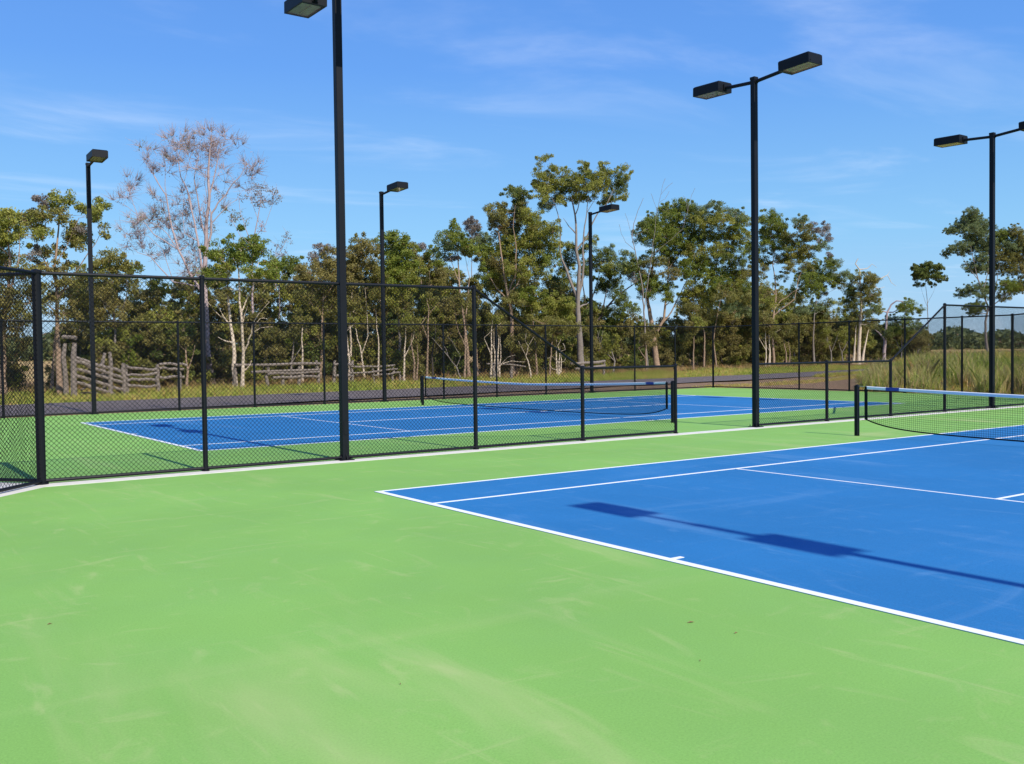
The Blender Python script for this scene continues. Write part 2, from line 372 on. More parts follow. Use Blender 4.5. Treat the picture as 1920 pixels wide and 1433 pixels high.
def floodlight(x,y,dirs,label,w=.063):
    t=thing('floodlight_pole',(x,y,0),label,'floodlight','black box floodlights on tall poles round the courts')
    m=MB(); m.bbox((x-w,y-w,.0),(x+w,y+w,PH),.007); m.box((x-w-.006,y-w-.006,PH-.05),(x+w+.006,y+w+.006,PH+.012)); 
    m.build('pole',BLACK,t)
    m=MB(); m.box((x-.13,y-.13,.0),(x+.13,y+.13,.018)); bolts(m,x,y)
    for sx,sy in ((1,0),(-1,0),(0,1),(0,-1)):
        m.add([(x+sx*w+sy*.004,y+sy*w+sx*.004,.018),(x+sx*.12+sy*.004,y+sy*.12+sx*.004,.018),(x+sx*w+sy*.004,y+sy*w+sx*.004,.12),
               (x+sx*w-sy*.004,y+sy*w-sx*.004,.018),(x+sx*.12-sy*.004,y+sy*.12-sx*.004,.018),(x+sx*w-sy*.004,y+sy*w-sx*.004,.12)],[(0,1,2),(5,4,3),(1,4,5,2),(0,3,4,1)])
    m.build('base_plate',BLACK,t)
    m=MB(); m.tube([(x-w*.8,y-w-.001,.55),(x-w*.8,y-w-.001,.56)],.001,4); m.box((x-.035,y-w-.008,.45),(x+.035,y-w-.001,.68)); m.build('access_cover',BLACK,t)
    for d in dirs:
        a=MB(); L=.88; z=PH-.10; a.tube([(x,y+d*w*.9,z),(x,y+d*L,z+.06)],.042,10); a.tube([(x,y+d*(w+.001),z),(x,y+d*(w+.02),z)],.062,10); a.build('arm',BLACK,t)
        hd=place(LH,'lamp_head',BLACK,t,(x,y+d*(L+.03),z-.02),d,0.03)
        place(LR,'reflector',ALU,hd,(x,y+d*(L+.03),z-.02),d,0.03); place(LG,'lens',GLASS,hd,(x,y+d*(L+.03),z-.02),d,0.03)
    return t
floodlight(1.405,YM,(-1,1),'tall thick floodlight pole in the near fence whose twin heads cross the top edge')
floodlight(12.16,YM,(-1,1),'twin-head floodlight pole standing at the gateway in the fence, largest whole one')
floodlight(22.88,YM,(-1,1),'twin-head floodlight pole at the right edge, behind the near net')
floodlight(1.243,YF,(-1,),'single-head floodlight pole at far left beside the bare grey tree')
floodlight(12.08,YF,(-1,),'single-head floodlight pole in the far fence, just right of the thick near pole')
floodlight(22.82,YF,(-1,),'single-head floodlight pole in the far fence in front of the tall gum tree')
floodlight(1.44,-14.50,(-1,1),'twin-head floodlight pole behind the viewpoint, seen only as a shadow across the blue court')
# ---------------------------------------------------------------- nets
def net(x,y0,y1,label,patch_y=None,fat=False):
    """posts at y0<y1"""
    t=thing('tennis_net',(x,y0,0),label,'tennis net')
    hp=1.07
    for y,k in ((y0,0),(y1,1)):
        m=MB(); 
        m.bbox((x-.04,y-.04,0),(x+.04,y+.04,hp),.006); m.tube([(x-.03,y,hp-.005),(x+.03,y,hp-.005)],.022,10)
        p=m.build('net_post',BLACK,t)
    yw=y1 if fat else y0
    m=MB(); s=1 if yw==y0 else -1
    m.bbox((x-.055,yw-.075,.12),(x-.041,yw+.075,hp-.01),.004); m.box((x-.075,yw-.03,.62),(x-.056,yw+.03,.86)); m.build('winder_housing',BLACK,t)
    m=MB(); m.tube([(x-.076,yw,.68),(x-.085,yw,.68)],.018,8); m.tube([(x-.076,yw,.82),(x-.085,yw,.82)],.018,8); m.build('winder_bolt',STEEL,t)
    a,b=y0+.22,y1-.22; yc=(y0+y1)/2
    def ztop(y): u=abs(y-yc)/((y1-y0)/2); return .914+.15*u**1.5
    def zbot(y): 
        e=min(y-a,b-y); u=min(1,abs(y-yc)/((b-a)/2)); return .10+.06*u*u+.20*math.exp(-e/.55)
    n=96; ys=np.linspace(a,b,n+1)
    cord=MB(); cord.tube([(x,y0,hp-.015)]+[(x,y,ztop(y)-.01) for y in ys[::8]]+[(x,y1,hp-.015)],.005,6); cord.build('headline_cable',STEEL,t)
    # headband, a folded canvas with thickness
    bw=.062; V=[];Fc=[]
    for i,y in enumerate(ys):
        z=ztop(y); V+=[(x-.010,y,z-bw),(x-.012,y,z-.012),(x,y,z),(x+.012,y,z-.012),(x+.010,y,z-bw)]
        if i:
            o=5*(i-1)
            for k in range(4): Fc.append((o+k,o+5+k,o+6+k,o+k+1))
            Fc.append((o+4,o+9,o+5,o))
    mesh_obj('headband',V,Fc,BAND,t)
    # net mesh
    hmin=.0; m=[]; 
    Vn=[];Fn=[]; r=.0026
    def seg(p,q,e):
        o=len(Vn); 
        for c in (p,q):
            for k in range(3):
                an=2.094*k+.4; Vn.append((c[0]+math.sin(an)*r,c[1]+e[1]*math.cos(an)*r,c[2]+e[2]*math.cos(an)*r))
        for k in range(3): Fn.append((o+k,o+(k+1)%3,o+3+(k+1)%3,o+3+k))
    nv=int((b-a)/.045); yv=np.linspace(a,b,nv+1)
    for y in yv: seg((x,y,zbot(y)),(x,y,ztop(y)-.05),(0,1,0))
    nh=19
    for j in range(1,nh):
        f=j/nh; pr=None
        for y in np.linspace(a,b,60):
            q=(x,y,zbot(y)*(1-f)+(ztop(y)-.05)*f)
            if pr: seg(pr,q,(0,0,1))
            pr=q
    mesh_obj('net_mesh',np.array(Vn),np.array(Fn),NETB,t)
    m=MB(); m.tube([(x,y,zbot(y)) for y in ys],.015,6); m.build('bottom_band',NETB,t)
    for y in (a,b):
        m=MB(); m.box((x-.013,y-.028,zbot(y)-.01),(x+.013,y+.028,ztop(y)-.005)); m.build('side_tape',NETB,t)
    m=MB()
    for y,yy in ((a,y0),(b,y1)):
        for z in (.34,.72,.98): m.tube([(x,y,z),(x,yy,z+.0)],.0035,5)
    m.build('lacing_cord',RED,t)
    for y in (a+.62,b-.62):
        z=ztop(y); m=MB(); m.box((x-.0155,y-.15,z-bw-.002),(x+.0155,y+.15,z+.002)); m.build('name_patch',PATCH,t)
    m=MB(); m.tube([(x,yc,.008),(x,yc,.02)],.03,10); m.build('ground_anchor',STEEL,t)
net(11.80,-11.89+.0,.86,'near tennis net with pale headband running off the right edge')
net(11.82,6.33,19.18,'far tennis net seen through the chain-link fence',fat=True)
# ---------------------------------------------------------------- vegetation
PAL={'olive':((.18,.205,.03),(.44,.42,.08)),'green':((.12,.165,.02),(.31,.345,.05)),'dark':((.08,.115,.025),(.23,.26,.05)),
 'brown':((.19,.165,.045),(.38,.32,.10)),'mixed':((.15,.155,.035),(.37,.33,.085)),'greyb':((.20,.175,.15),(.38,.33,.28)),'pink':((.40,.29,.30),(.56,.43,.44)),
 'blueg':((.14,.19,.075),(.30,.35,.14)),'yellow':((.24,.24,.04),(.44,.38,.08))}
def leaves(C,Rr,k,pal,size,hang=.45,colj=.25,wr=.21):
    """C (n,3) puff centres, Rr (n,3) radii, k leaves per puff -> rhombus leaves"""
    n=len(C); N=n*k
    u=rng.normal(size=(N,3)); u/=np.linalg.norm(u,axis=1)[:,None]; rad=rng.random(N)**(.45)
    P=np.repeat(C,k,0)+u*rad[:,None]*np.repeat(Rr,k,0)
    d=rng.normal(size=(N,3)); d[:,2]-=hang*1.5; d/=np.linalg.norm(d,axis=1)[:,None]
    e=np.cross(d,rng.normal(size=(N,3))); e/=np.linalg.norm(e,axis=1)[:,None]+1e-9
    s=size*(.6+.8*rng.random(N))[:,None]
    a=P-d*s*.5; b=P+e*s*wr; c=P+d*s*.5; f=P-e*s*wr
    V=np.stack([a,b,c,f],1).reshape(-1,3); Fa=np.arange(N*4).reshape(N,4)
    lo,hi=np.array(PAL[pal][0]),np.array(PAL[pal][1])
    tp=np.repeat(rng.random(n),k); t=np.clip(.15+.55*tp+.45*(rng.random(N)-.5),0,1)[:,None]
    col=lo*(1-t)+hi*t; col*=(1+colj*(rng.random((N,1))-.5))
    br=rng.random(N)<.03; col[br]=np.array((.22,.13,.05))*(.7+.6*rng.random((br.sum(),1)))
    return V,Fa,np.repeat(col,4,0)
def bez(a,b,sag,n=6,wob=.0):
    a=np.array(a,float);b=np.array(b,float); L=np.linalg.norm(b-a)
    c=a+(b-a)*.45+np.array([0,0,-sag*L])+rng.normal(size=3)*wob*L
    t=np.linspace(0,1,n)[:,None]; return (1-t)**2*a+2*t*(1-t)*c+t*t*b
CS=1.17
def tree(name,label,px,c,stems,crowns,bark='grey',pal='olive',size=.135,dens=1.,r0=.16,twig=0,depth=1.,cat='tree',group=None,base_r=None,lim=1.,csc=None):
    """stems: pixel polylines, crowns (px,py,rx,ry[,pal[,density]]) in 1920 px photo units, turned into real 3D at the tree's own distance"""
    B=on_line(px,c); B[2]=float(terrain(B[0],B[1]))-.03; D=np.dot(B-CP,FW); mpp=D/F
    t=thing(name,tuple(B),label,cat,group)
    sk=[]; wood=MB()
    W=max(1.,(max(q[0]+q[2] for q in crowns)-min(q[0]-q[2] for q in crowns))*mpp*.5) if crowns else 1.
    for si,st in enumerate(stems):
        pts=[]; dep=0.; dd=rng.normal()*.12
        for i,q in enumerate(st):
            p=at_depth(q[0],q[1],B)
            if i==0 and (si==0 or q[1]>CPY(q[0],B)-14): p=at_depth(q[0],q[1],B); p[2]=B[2]; 
            if sk and i==0 and q[1]<CPY(q[0],B)-14:
                A=np.array([s[0] for s in sk]); j=np.argmin(np.linalg.norm((A-p)-np.outer(((A-p)@FW),FW),axis=1)); p=A[j].copy(); dep=np.dot(p-B,FW); rr=sk[j][1]*.75
                pts.append(p); continue
            if i==0: rr=r0*(1. if si==0 else .8)
            dep+=dd*mpp*12+rng.normal()*.12*depth*(i>0)
            if len(q)>2: dep=q[2]
            pts.append(p+FW*dep*(i>0))
        # resample smooth
        P=[pts[0]]
        for a,b in zip(pts[:-1],pts[1:]):
            nseg=max(2,int(np.linalg.norm(b-a)/.55))
            for k in range(1,nseg+1): 
                u=k/nseg; P.append(a*(1-u)+b*u+rng.normal(size=3)*.022*(k<nseg))
        m=len(P); rad=[max(.014,rr*.9*lim*(1-.85*(i/(m-1))**.85)) for i in range(m)]
        if si==0 or st[0][1]>CPY(st[0][0],B)-14: rad[0]*=1.35
        wood.tube(P,rad,8,cap=False); sk+=list(zip(P,rad))
    C=[];RR=[];PP=[];DN=[]
    for q in crowns:
        cp=at_depth(q[0],q[1],B)+FW*rng.normal()*min(W,2.5)*.38*depth
        rx,rz=q[2]*mpp*(csc or CS),q[3]*mpp*(csc or CS)*1.12; pl=q[4] if len(q)>4 else pal; dn=q[5] if len(q)>5 else 1.
        if sk:
            A=np.array([s[0] for s in sk]); dlt=A-cp; cost=np.linalg.norm(dlt,axis=1)+np.maximum(0,dlt[:,2]+.25)*2.5
            j=int(np.argmin(cost)); lr=max(.012,sk[j][1]*.55); tip=cp+np.array([0,0,-rz*.25])
            if cost[j]>.3 and crowns:
                path=bez(A[j],tip,.10,7,.07); rl=[lr*(1-.7*i/6) for i in range(7)]; wood.tube(path,rl,6,cap=False); sk+= [(path[i],rl[i]) for i in range(2,7)]
        n=max(2,int(2.6*dn*dens*(rx*rz*4)/(.38)**2/3.0))
        u=rng.normal(size=(n,3)); u/=np.linalg.norm(u,axis=1)[:,None]; rd=(.35+.85*rng.random(n))[:,None]
        cs=cp+u*rd*np.array([1,1,1])*np.array([rx,rx,rz])
        C.append(cs); pr=min(.46,.26+.18*min(1,rz)); RR.append(np.stack([pr*(.7+.6*rng.random(n)),pr*(.7+.6*rng.random(n)),pr*.8*(.7+.6*rng.random(n))],1)); PP+= [pl]*n
        nw=max(1,n//3); u2=rng.normal(size=(nw,3)); u2/=np.linalg.norm(u2,axis=1)[:,None]; cw=cp+u2*(1.0+.55*rng.random(nw))[:,None]*np.array([rx,rx,rz])
        C.append(cw); RR.append(np.stack([.13+.12*rng.random(nw)]*2+[.12+.08*rng.random(nw)],1)); PP+=[pl]*nw
        if sk and not twig:
            for q2 in cw[::2]: wood.tube(bez(cp,q2,.04,4,.08),[.012,.010,.008,.004],3,cap=False)
        if sk:
            for k in range(0,n,2 if not twig else 1):
                path=bez(cp+np.array([0,0,-rz*.3]),cs[k],.05,4,.1); wood.tube(path,[.016,.012,.009,.006],4,cap=False)
        if twig:      # fine bare twigs spraying from each puff
            for k in range(n):
                for _ in range(twig):
                    d=rng.normal(size=3)*.5+u[k]*.7+np.array([0,0,.55]); d/=np.linalg.norm(d); l=(.35+.5*rng.random())
                    s0=cs[k]; s1=s0+d*l*.5+rng.normal(size=3)*.05; s2=s0+d*l+rng.normal(size=3)*.1; wood.tube([s0,s1,s2],[.010,.008,.004],3,cap=False)
    if wood.V: wood.build('trunk',BARK[bark],t,smooth=True)
    if C:
        C=np.concatenate(C);RR=np.concatenate(RR);PP=np.array(PP); Vs=[];Fs=[];Cs=[];o=0
        k=int((118 if not twig else 13)); 
        for pl in sorted(set(PP)):
            mk=PP==pl; kk=k if pl not in('pink',) else 6
            v,f,cl=leaves(C[mk],RR[mk],kk,pl,size)
            Vs.append(v);Fs.append(f+o);Cs.append(cl);o+=len(v)
        mesh_obj('crown',np.concatenate(Vs),np.concatenate(Fs),LEAF,t,cols=np.concatenate(Cs))
    return t
def CPY(px,B):       # photo row where the ground under B appears
    q=np.array(B)-CP; v=M.T@q; return 716.5-F*(v[1]/-v[2])


#VEG0
# ---------------------------------------------------------------- trees beyond the road
GT='trees beyond the road'
tree('gum_tree','olive-topped gum at the far left edge with orange-tinted trunk',6,41,
 [[(6,738),(3,640),(12,560),(18,480),(10,420)],[(14,560),(38,490),(40,440)],[(4,640),(-20,520),(-30,450)]],
 [(12,405,34,20),(32,430,18,16),(-10,425,30,24),(8,455,24,12),(-30,470,30,30),(8,500,30,26,'mixed',.7),(42,515,20,22,'mixed',.6),(-20,540,30,30,'mixed',.8),(36,470,14,10,'greyb',.5),(18,560,30,26,'brown',.8),(50,560,22,24,'mixed',.7),(10,620,34,28,'brown',.8),(60,600,16,24,'mixed',.5)],bark='tan',pal='olive',r0=.2,group=GT)
tree('gum_tree','green-topped gum left of the first thin lamp pole, slim tan trunk',112,42,
 [[(112,738),(108,640),(106,560),(102,500),(108,450),(112,400)],[(106,540),(88,490),(76,450),(74,410)],[(104,510),(130,460),(150,410)],[(108,560),(140,510),(165,470),(184,440)]],
 [(115,372,22,15),(140,388,20,11),(158,394,16,10),(188,396,15,13),(198,404,10,7),(72,386,14,10,'greyb'),(60,398,12,9,'greyb'),(76,372,6,4,'greyb'),(92,412,20,10,'mixed'),(62,418,12,12,'mixed'),(112,408,22,12,'mixed'),(134,420,16,10,'mixed'),
  (90,446,24,13,'olive'),(120,446,22,15,'mixed'),(82,470,22,10,'mixed'),(140,440,18,12,'olive'),(150,462,14,10,'mixed'),(192,430,10,10,'mixed',.7),(155,430,10,8,'greyb',.7),(98,500,30,12,'brown',.7),(120,520,26,18,'brown',.6),(90,560,22,22,'mixed',.5),(130,580,24,22,'brown',.5),(150,530,20,16,'mixed',.6)],bark='tan',pal='olive',r0=.2,group=GT)
tree('gum_tree','low brownish-green gum just right of the first thin lamp pole',232,45,
 [[(215,738),(214,640),(208,560),(205,520)],[(212,620),(238,560),(240,520)]],
 [(204,484,22,14,'mixed'),(190,500,20,14,'olive'),(222,500,16,14,'mixed'),(162,512,26,12,'olive'),(205,525,34,18,'mixed'),(242,502,11,9,'dark'),(238,540,20,16,'mixed'),(180,545,28,20,'mixed'),(205,570,30,24,'brown'),(160,580,26,22,'mixed')],bark='grey',pal='mixed',r0=.14,group=GT)
# the great half-bare tree
tree('bare_gum_tree','tall half-bare grey-pink gum towering over the left of the tree line',395,47,
 [[(398,728),(392,660),(390,600),(388,540),(389,500),(392,450),(394,412),(402,372),(399,330),(404,290),(408,262)],
  [(390,540),(384,500),(378,455),(366,400),(357,360),(345,335),(340,300),(352,270)],
  [(366,400),(362,370),(352,345),(358,310),(370,280)],
  [(388,560),(362,520),(338,470),(326,430),(318,395),(312,365),(296,340),(284,318),(272,300)],
  [(318,395),(312,350),(313,310),(306,290)],
  [(338,470),(318,440),(300,425),(284,418)],
  [(392,480),(402,440),(404,405),(416,385),(430,370),(446,348),(460,334),(472,310)],
  [(392,450),(384,420),(376,370),(372,340),(380,300),(386,270)],
  [(404,405),(396,380),(392,350),(396,320)],
  [(400,430),(420,402),(436,385),(448,376)],
  [(355,560),(330,530),(300,500),(285,482),(262,475),(244,452)],
  [(320,480),(290,440),(262,405),(252,385),(245,360),(238,345)],
  [(262,405),(240,388),(222,378)],
  [(330,530),(310,470),(285,445),(262,440),(240,440)],
  [(404,372),(412,330),(418,295),(424,275),(432,262)],[(418,295),(432,282),(446,274)],
  [(472,330),(484,322),(496,306)],[(360,520),(378,500),(372,470)],[(312,365),(300,350),(290,330)],[(376,455),(352,440),(348,400)]],
 [(342,270,20,14,'mixed',.6),(365,260,16,14,'greyb',.8),(374,252,10,7,'mixed',.6),(358,280,16,14,'greyb',.6),(322,262,14,10,'pink',.8),(386,268,16,16,'pink',.8),(404,264,16,14,'pink',.7),(424,258,15,12,'pink',.6),
  (440,272,10,8,'pink',.5),(392,290,22,14,'pink',.7),(470,306,14,14,'pink',.7),(458,320,16,12,'pink',.7),(448,345,12,10,'pink',.6),(420,330,16,14,'pink',.6),(380,320,16,16,'pink',.7),(350,300,14,14,'pink',.6),
  (302,288,12,10,'brown',.9),(294,284,9,7,'mixed',.8),(312,296,10,8,'brown',.7),(280,302,12,12,'pink',.8),(286,322,12,10,'pink',.8),(318,320,12,14,'pink',.6),
  (236,344,11,14,'pink',1.),(240,366,9,12,'pink',.8),(228,380,10,8,'pink',.5),(348,378,13,20,'greyb',.8),(342,352,10,6,'greyb',.9),(352,400,12,16,'greyb',.6),
  (296,372,14,10,'greyb',.7),(300,392,16,12,'mixed',.7),(280,404,16,14,'mixed',.9),(274,422,14,12,'mixed',.9),(296,410,14,12,'mixed',.7),(330,424,11,8,'green',1.),(318,415,9,7,'green',.7),(312,436,14,12,'greyb',.6),
  (240,434,13,12,'brown',.9),(228,448,10,10,'pink',.7),(256,450,16,12,'pink',.6),(268,470,18,14,'greyb',.5),(300,462,18,14,'greyb',.5),(350,452,16,14,'greyb',.8),(366,478,16,14,'brown',.7),(376,500,16,14,'brown',.7),(352,500,16,12,'brown',.6),
  (416,360,10,8,'pink',.5),(376,420,12,16,'greyb',.7),(392,400,10,14,'pink',.5),(410,390,10,6,'mixed',.8)],
 bark='pink',pal='pink',size=.11,dens=1.15,r0=.34,twig=17,lim=.85,group=GT)
tree('gum_tree','grey gum with small flat umbrella tops right of the half-bare giant',474,52,
 [[(478,720),(476,600),(474,500),(476,450),(484,410),(490,370)],[(474,470),(462,430),(452,400),(449,374)],[(476,450),(500,420),(512,385)],[(474,480),(450,440),(434,412)],[(484,410),(474,385),(470,370)]],
 [(486,349,15,6),(478,352,9,5),(497,353,8,5),(487,362,9,6),(472,368,11,6),(496,374,16,7),(515,365,10,6),(520,372,8,5),(482,380,12,6),(510,380,11,6),(450,368,10,6),(420,367,10,6),(434,396,12,6,'brown'),(424,402,10,6,'brown'),(444,404,10,6,'brown'),(462,411,7,5,'brown'),(430,412,9,6),(492,430,10,7,'pink'),(502,420,7,5,'pink'),(420,440,10,8,'brown',.7)],
 bark='pink',pal='greyb',size=.14,dens=1.3,r0=.16,twig=1,group=GT)
tree('gum_tree','small grey twiggy gum rising above the green rounded crown, left of the thick pole',524,55,
 [[(525,720),(524,600),(518,520),(515,490),(528,472),(540,450)],[(516,500),(522,470),(524,460)]],
 [(545,446,10,6),(540,442,6,4),(524,462,11,8),(514,470,10,8),(532,474,9,6),(520,480,12,7)],bark='pink',pal='greyb',size=.13,r0=.1,twig=1,group=GT)
tree('gum_tree','round bright green crown between the paperbark and the thick pole',530,50,
 [[(520,720),(522,600),(526,530),(532,505)]],
 [(530,492,15,9),(545,492,14,10),(520,500,12,10),(553,500,8,8),(538,508,16,10,'dark'),(512,515,12,10)],bark='grey',pal='green',r0=.12,group=GT)
tree('paperbark_tree','front paperbark with two bright white trunks and dark green crown, left of the thick pole',447,41.5,
 [[(440,729),(437,690),(434,643),(427,610),(420,565),(417,520),(412,490)],[(427,610),(414,596),(400,583),(385,563)],[(434,650),(420,640),(404,632)],
  [(454,729),(456,661),(456,610),(452,565),(452,525),(449,495),(455,470)],[(456,661),(466,645),(474,625),(477,608),(487,590),(507,567)],[(453,580),(467,554),(478,532),(482,505),(486,480)],[(476,616),(490,598),(502,598)],[(456,620),(462,590),(470,575)],[(420,600),(412,585),(404,570)],[(474,625),(490,615),(510,613)],[(455,700),(464,690),(470,676)]],
 [(418,468,20,11),(440,455,16,10),(450,470,20,13),(470,456,18,11),(488,462,15,10),(496,470,12,9),(402,482,16,12),(398,498,16,9),(425,488,18,13),(448,492,18,12),(472,484,20,14),(496,488,16,12),(415,508,18,10),(438,508,14,8,'olive'),(480,508,18,10),(505,508,18,11),(520,520,14,10),(500,528,18,10,'olive'),(410,528,14,9),(465,530,14,8,'olive',.7),(385,515,12,9,'olive'),(468,440,8,5),(430,540,16,10,'mixed',.6),(500,550,16,10,'mixed',.6)],
 bark='white',pal='green',r0=.18,group=GT,lim=1.0)
tree('paperbark_tree','brownish bushy paperbark directly left of the thick near pole',612,46,
 [[(600,722),(602,640),(606,580),(610,530),(614,500)],[(604,600),(590,560),(582,520)],[(606,570),(628,530),(640,500)]],
 [(605,466,12,8,'greyb',.8),(596,462,8,6,'greyb',.7),(622,468,10,7,'greyb',.8),(588,486,12,9,'greyb'),(606,492,20,13),(630,490,18,14),(645,474,14,9,'mixed'),(590,510,20,13),(618,516,26,15),(644,512,20,18),(600,540,28,15),(634,545,26,18),(575,525,14,10,'brown',.7),(570,505,9,6,'brown',.6),(580,560,26,18,'mixed'),(615,575,28,18,'mixed')],bark='tan',pal='brown',r0=.16,group=GT)
tree('paperbark_tree','brown-green paperbark behind and right of the thick near pole, several pale stems',672,46,
 [[(661,716),(658,660),(657,600),(662,540),(668,500)],[(684,712),(676,650),(668,620),(660,600)],[(708,716),(709,650),(704,600),(700,560)],[(684,660),(690,630),(688,590),(684,540)]],
 [(662,464,10,7,'mixed'),(672,456,9,6,'mixed'),(684,456,10,7),(698,452,9,6,'blueg'),(670,478,20,13),(692,474,18,14),(680,496,24,14),(656,500,14,14),(705,500,16,16,'mixed'),(668,522,26,14),(700,530,24,16,'mixed'),(676,552,28,14,'mixed'),(712,560,18,14,'mixed'),(664,580,22,14,'mixed',.7)],bark='white',pal='brown',r0=.12,group=GT)
tree('gum_tree','dense rounded bright green gum right of the second thin lamp pole',745,45,
 [[(752,716),(750,640),(744,570),(742,520),(744,490)],[(746,580),(760,540),(764,500)],[(744,560),(728,520),(726,490)]],
 [(728,448,14,9),(740,450,16,10),(752,456,14,10),(764,462,12,11,'olive'),(734,466,20,14),(756,478,20,14),(730,486,18,14),(748,500,24,14),(768,490,10,12,'mixed'),(728,510,18,14),(760,520,20,13,'olive'),(740,530,24,12),(722,536,12,12),(750,552,24,12,'olive'),(728,565,20,14,'olive'),(762,572,18,14,'mixed')],bark='grey',pal='green',r0=.16,group=GT,dens=1.15)
tree('gum_tree','thin brownish gum between the bright green gum and the pointed crown',792,50,
 [[(797,716),(798,640),(797,590),(792,540),(790,500)],[(797,600),(808,560),(806,510)]],
 [(785,468,12,7,'greyb',.8),(798,462,9,5,'greyb',.7),(780,482,14,10,'mixed'),(800,484,16,10,'mixed'),(812,478,12,8,'green'),(818,492,12,8,'green'),(786,502,18,12,'olive'),(806,508,18,12,'brown'),(780,524,18,12,'olive'),(804,532,20,12,'mixed'),(820,520,14,12,'brown'),(788,552,20,12,'olive'),(812,556,20,14,'mixed'),(800,580,22,12,'olive')],bark='tan',pal='mixed',r0=.13,group=GT)
tree('gum_tree','airy pointed gum with twin pinkish trunks left of the sloping fence top',868,44,
 [[(880,712),(876,650),(870,600),(862,550),(860,510),(858,470),(852,440)],[(872,620),(876,570),(880,520),(872,480)],[(860,520),(846,490),(838,465)]],
 [(848,422,9,7),(852,432,13,8),(844,444,16,9),(860,444,13,9),(834,454,14,9),(850,460,18,9,'blueg'),(868,456,14,10),(878,466,12,10),(832,474,12,10,'blueg'),(846,480,13,8,'greyb'),(880,480,12,9,'mixed')],bark='tan',pal='green',r0=.17,group=GT)
tree('gum_tree','small grey-topped gum behind the pointed green one',884,55,
 [[(890,714),(886,600),(884,500),(884,450)]],
 [(884,416,13,7),(878,424,12,8),(892,424,10,8),(884,438,12,8),(898,446,14,9,'blueg'),(912,450,12,9,'blueg'),(892,460,14,9,'mixed'),(905,474,16,12,'olive')],bark='grey',pal='greyb',r0=.13,group=GT)
tree('gum_tree','broad dense olive-brown gum left of the tall white-trunked gum',962,45,
 [[(962,706),(960,640),(958,580),(952,555),(946,520),(940,480),(935,440)],[(956,560),(970,535),(982,505),(990,470)],[(954,560),(966,520),(968,470),(962,430),(966,390)],[(958,570),(930,540),(914,510)]],
 [(970,354,13,8,'dark'),(965,366,16,11,'dark'),(980,378,14,12,'mixed'),(984,368,7,5,'dark'),(972,392,14,9,'mixed'),(926,396,16,9,'mixed'),(938,404,16,12,'mixed'),(920,412,12,12,'mixed'),(934,424,18,12,'brown'),(958,410,18,13,'greyb',.8),(978,408,20,12,'mixed'),(956,430,18,13,'blueg'),
  (990,410,18,13,'olive'),(1004,424,22,14,'mixed'),(986,434,22,13,'olive'),(1012,444,24,15,'olive'),(1034,436,16,14,'olive'),(990,456,26,14),(1022,464,24,13),(960,458,24,14),(932,456,20,12,'mixed'),(934,478,22,13),(908,468,14,10,'green'),(962,482,26,13),(1000,482,26,14),(1026,484,18,12,'green'),(914,492,18,12,'brown'),(940,502,24,12,'brown'),(976,506,26,12),(1006,506,22,12),(908,512,18,11,'green'),(930,524,18,12,'mixed'),(990,526,18,10,'mixed')],bark='tan',pal='olive',r0=.26,group=GT,dens=1.1)
tree('gum_tree','tall spreading gum with long pale trunk, highest crown right of centre',1089,46,
 [[(1090,700),(1089,677),(1086,620),(1083,580),(1084,545),(1086,500),(1080,470),(1080,440),(1078,405),(1070,370)],
  [(1081,560),(1070,530),(1062,505),(1053,485),(1050,458),(1052,430),(1046,400),(1036,370)],[(1054,490),(1040,500),(1026,502)],
  [(1084,560),(1092,520),(1094,495),(1092,470),(1094,440),(1100,400),(1104,360)],
  [(1082,475),(1098,450),(1110,420),(1122,398),(1138,382),(1148,360),(1162,345)],[(1080,440),(1066,425),(1056,410)],[(1140,385),(1150,362),(1166,372)],[(1084,580),(1094,572),(1104,568)],[(1100,400),(1112,380),(1128,350),(1134,335)],[(1078,410),(1086,380),(1094,345),(1096,322)]],
 [(1018,315,12,6),(1034,316,10,6),(1047,308,6,4),(1010,328,12,8),(1028,328,16,9),(1004,342,8,8),(1022,346,16,10,'olive'),(1040,340,14,10),(1018,362,14,9,'olive'),(1030,376,14,11,'blueg'),(1012,378,9,9),(1044,362,12,9),
  (1062,322,12,8),(1070,334,16,10),(1088,334,12,9),(1060,350,14,10,'dark'),(1078,354,16,11),(1095,352,14,10),(1086,368,16,8),(1104,372,14,6),(1110,358,13,9),(1092,309,8,5),(1101,316,10,6),(1108,320,6,4),(1107,338,12,8,'dark'),
  (1126,317,10,6),(1136,325,12,8),(1124,336,14,9),(1138,344,12,8),(1122,356,14,9),(1138,366,11,8),(1166,325,11,7),(1176,328,8,7),(1160,338,12,9,'dark'),(1170,344,10,8,'dark'),(1154,352,9,7,'dark'),(1162,372,8,5),(1172,371,7,4),(1148,372,8,6),(1052,378,11,7)],
 bark='grey',pal='olive',r0=.36,group=GT,dens=1.15,lim=1.05)
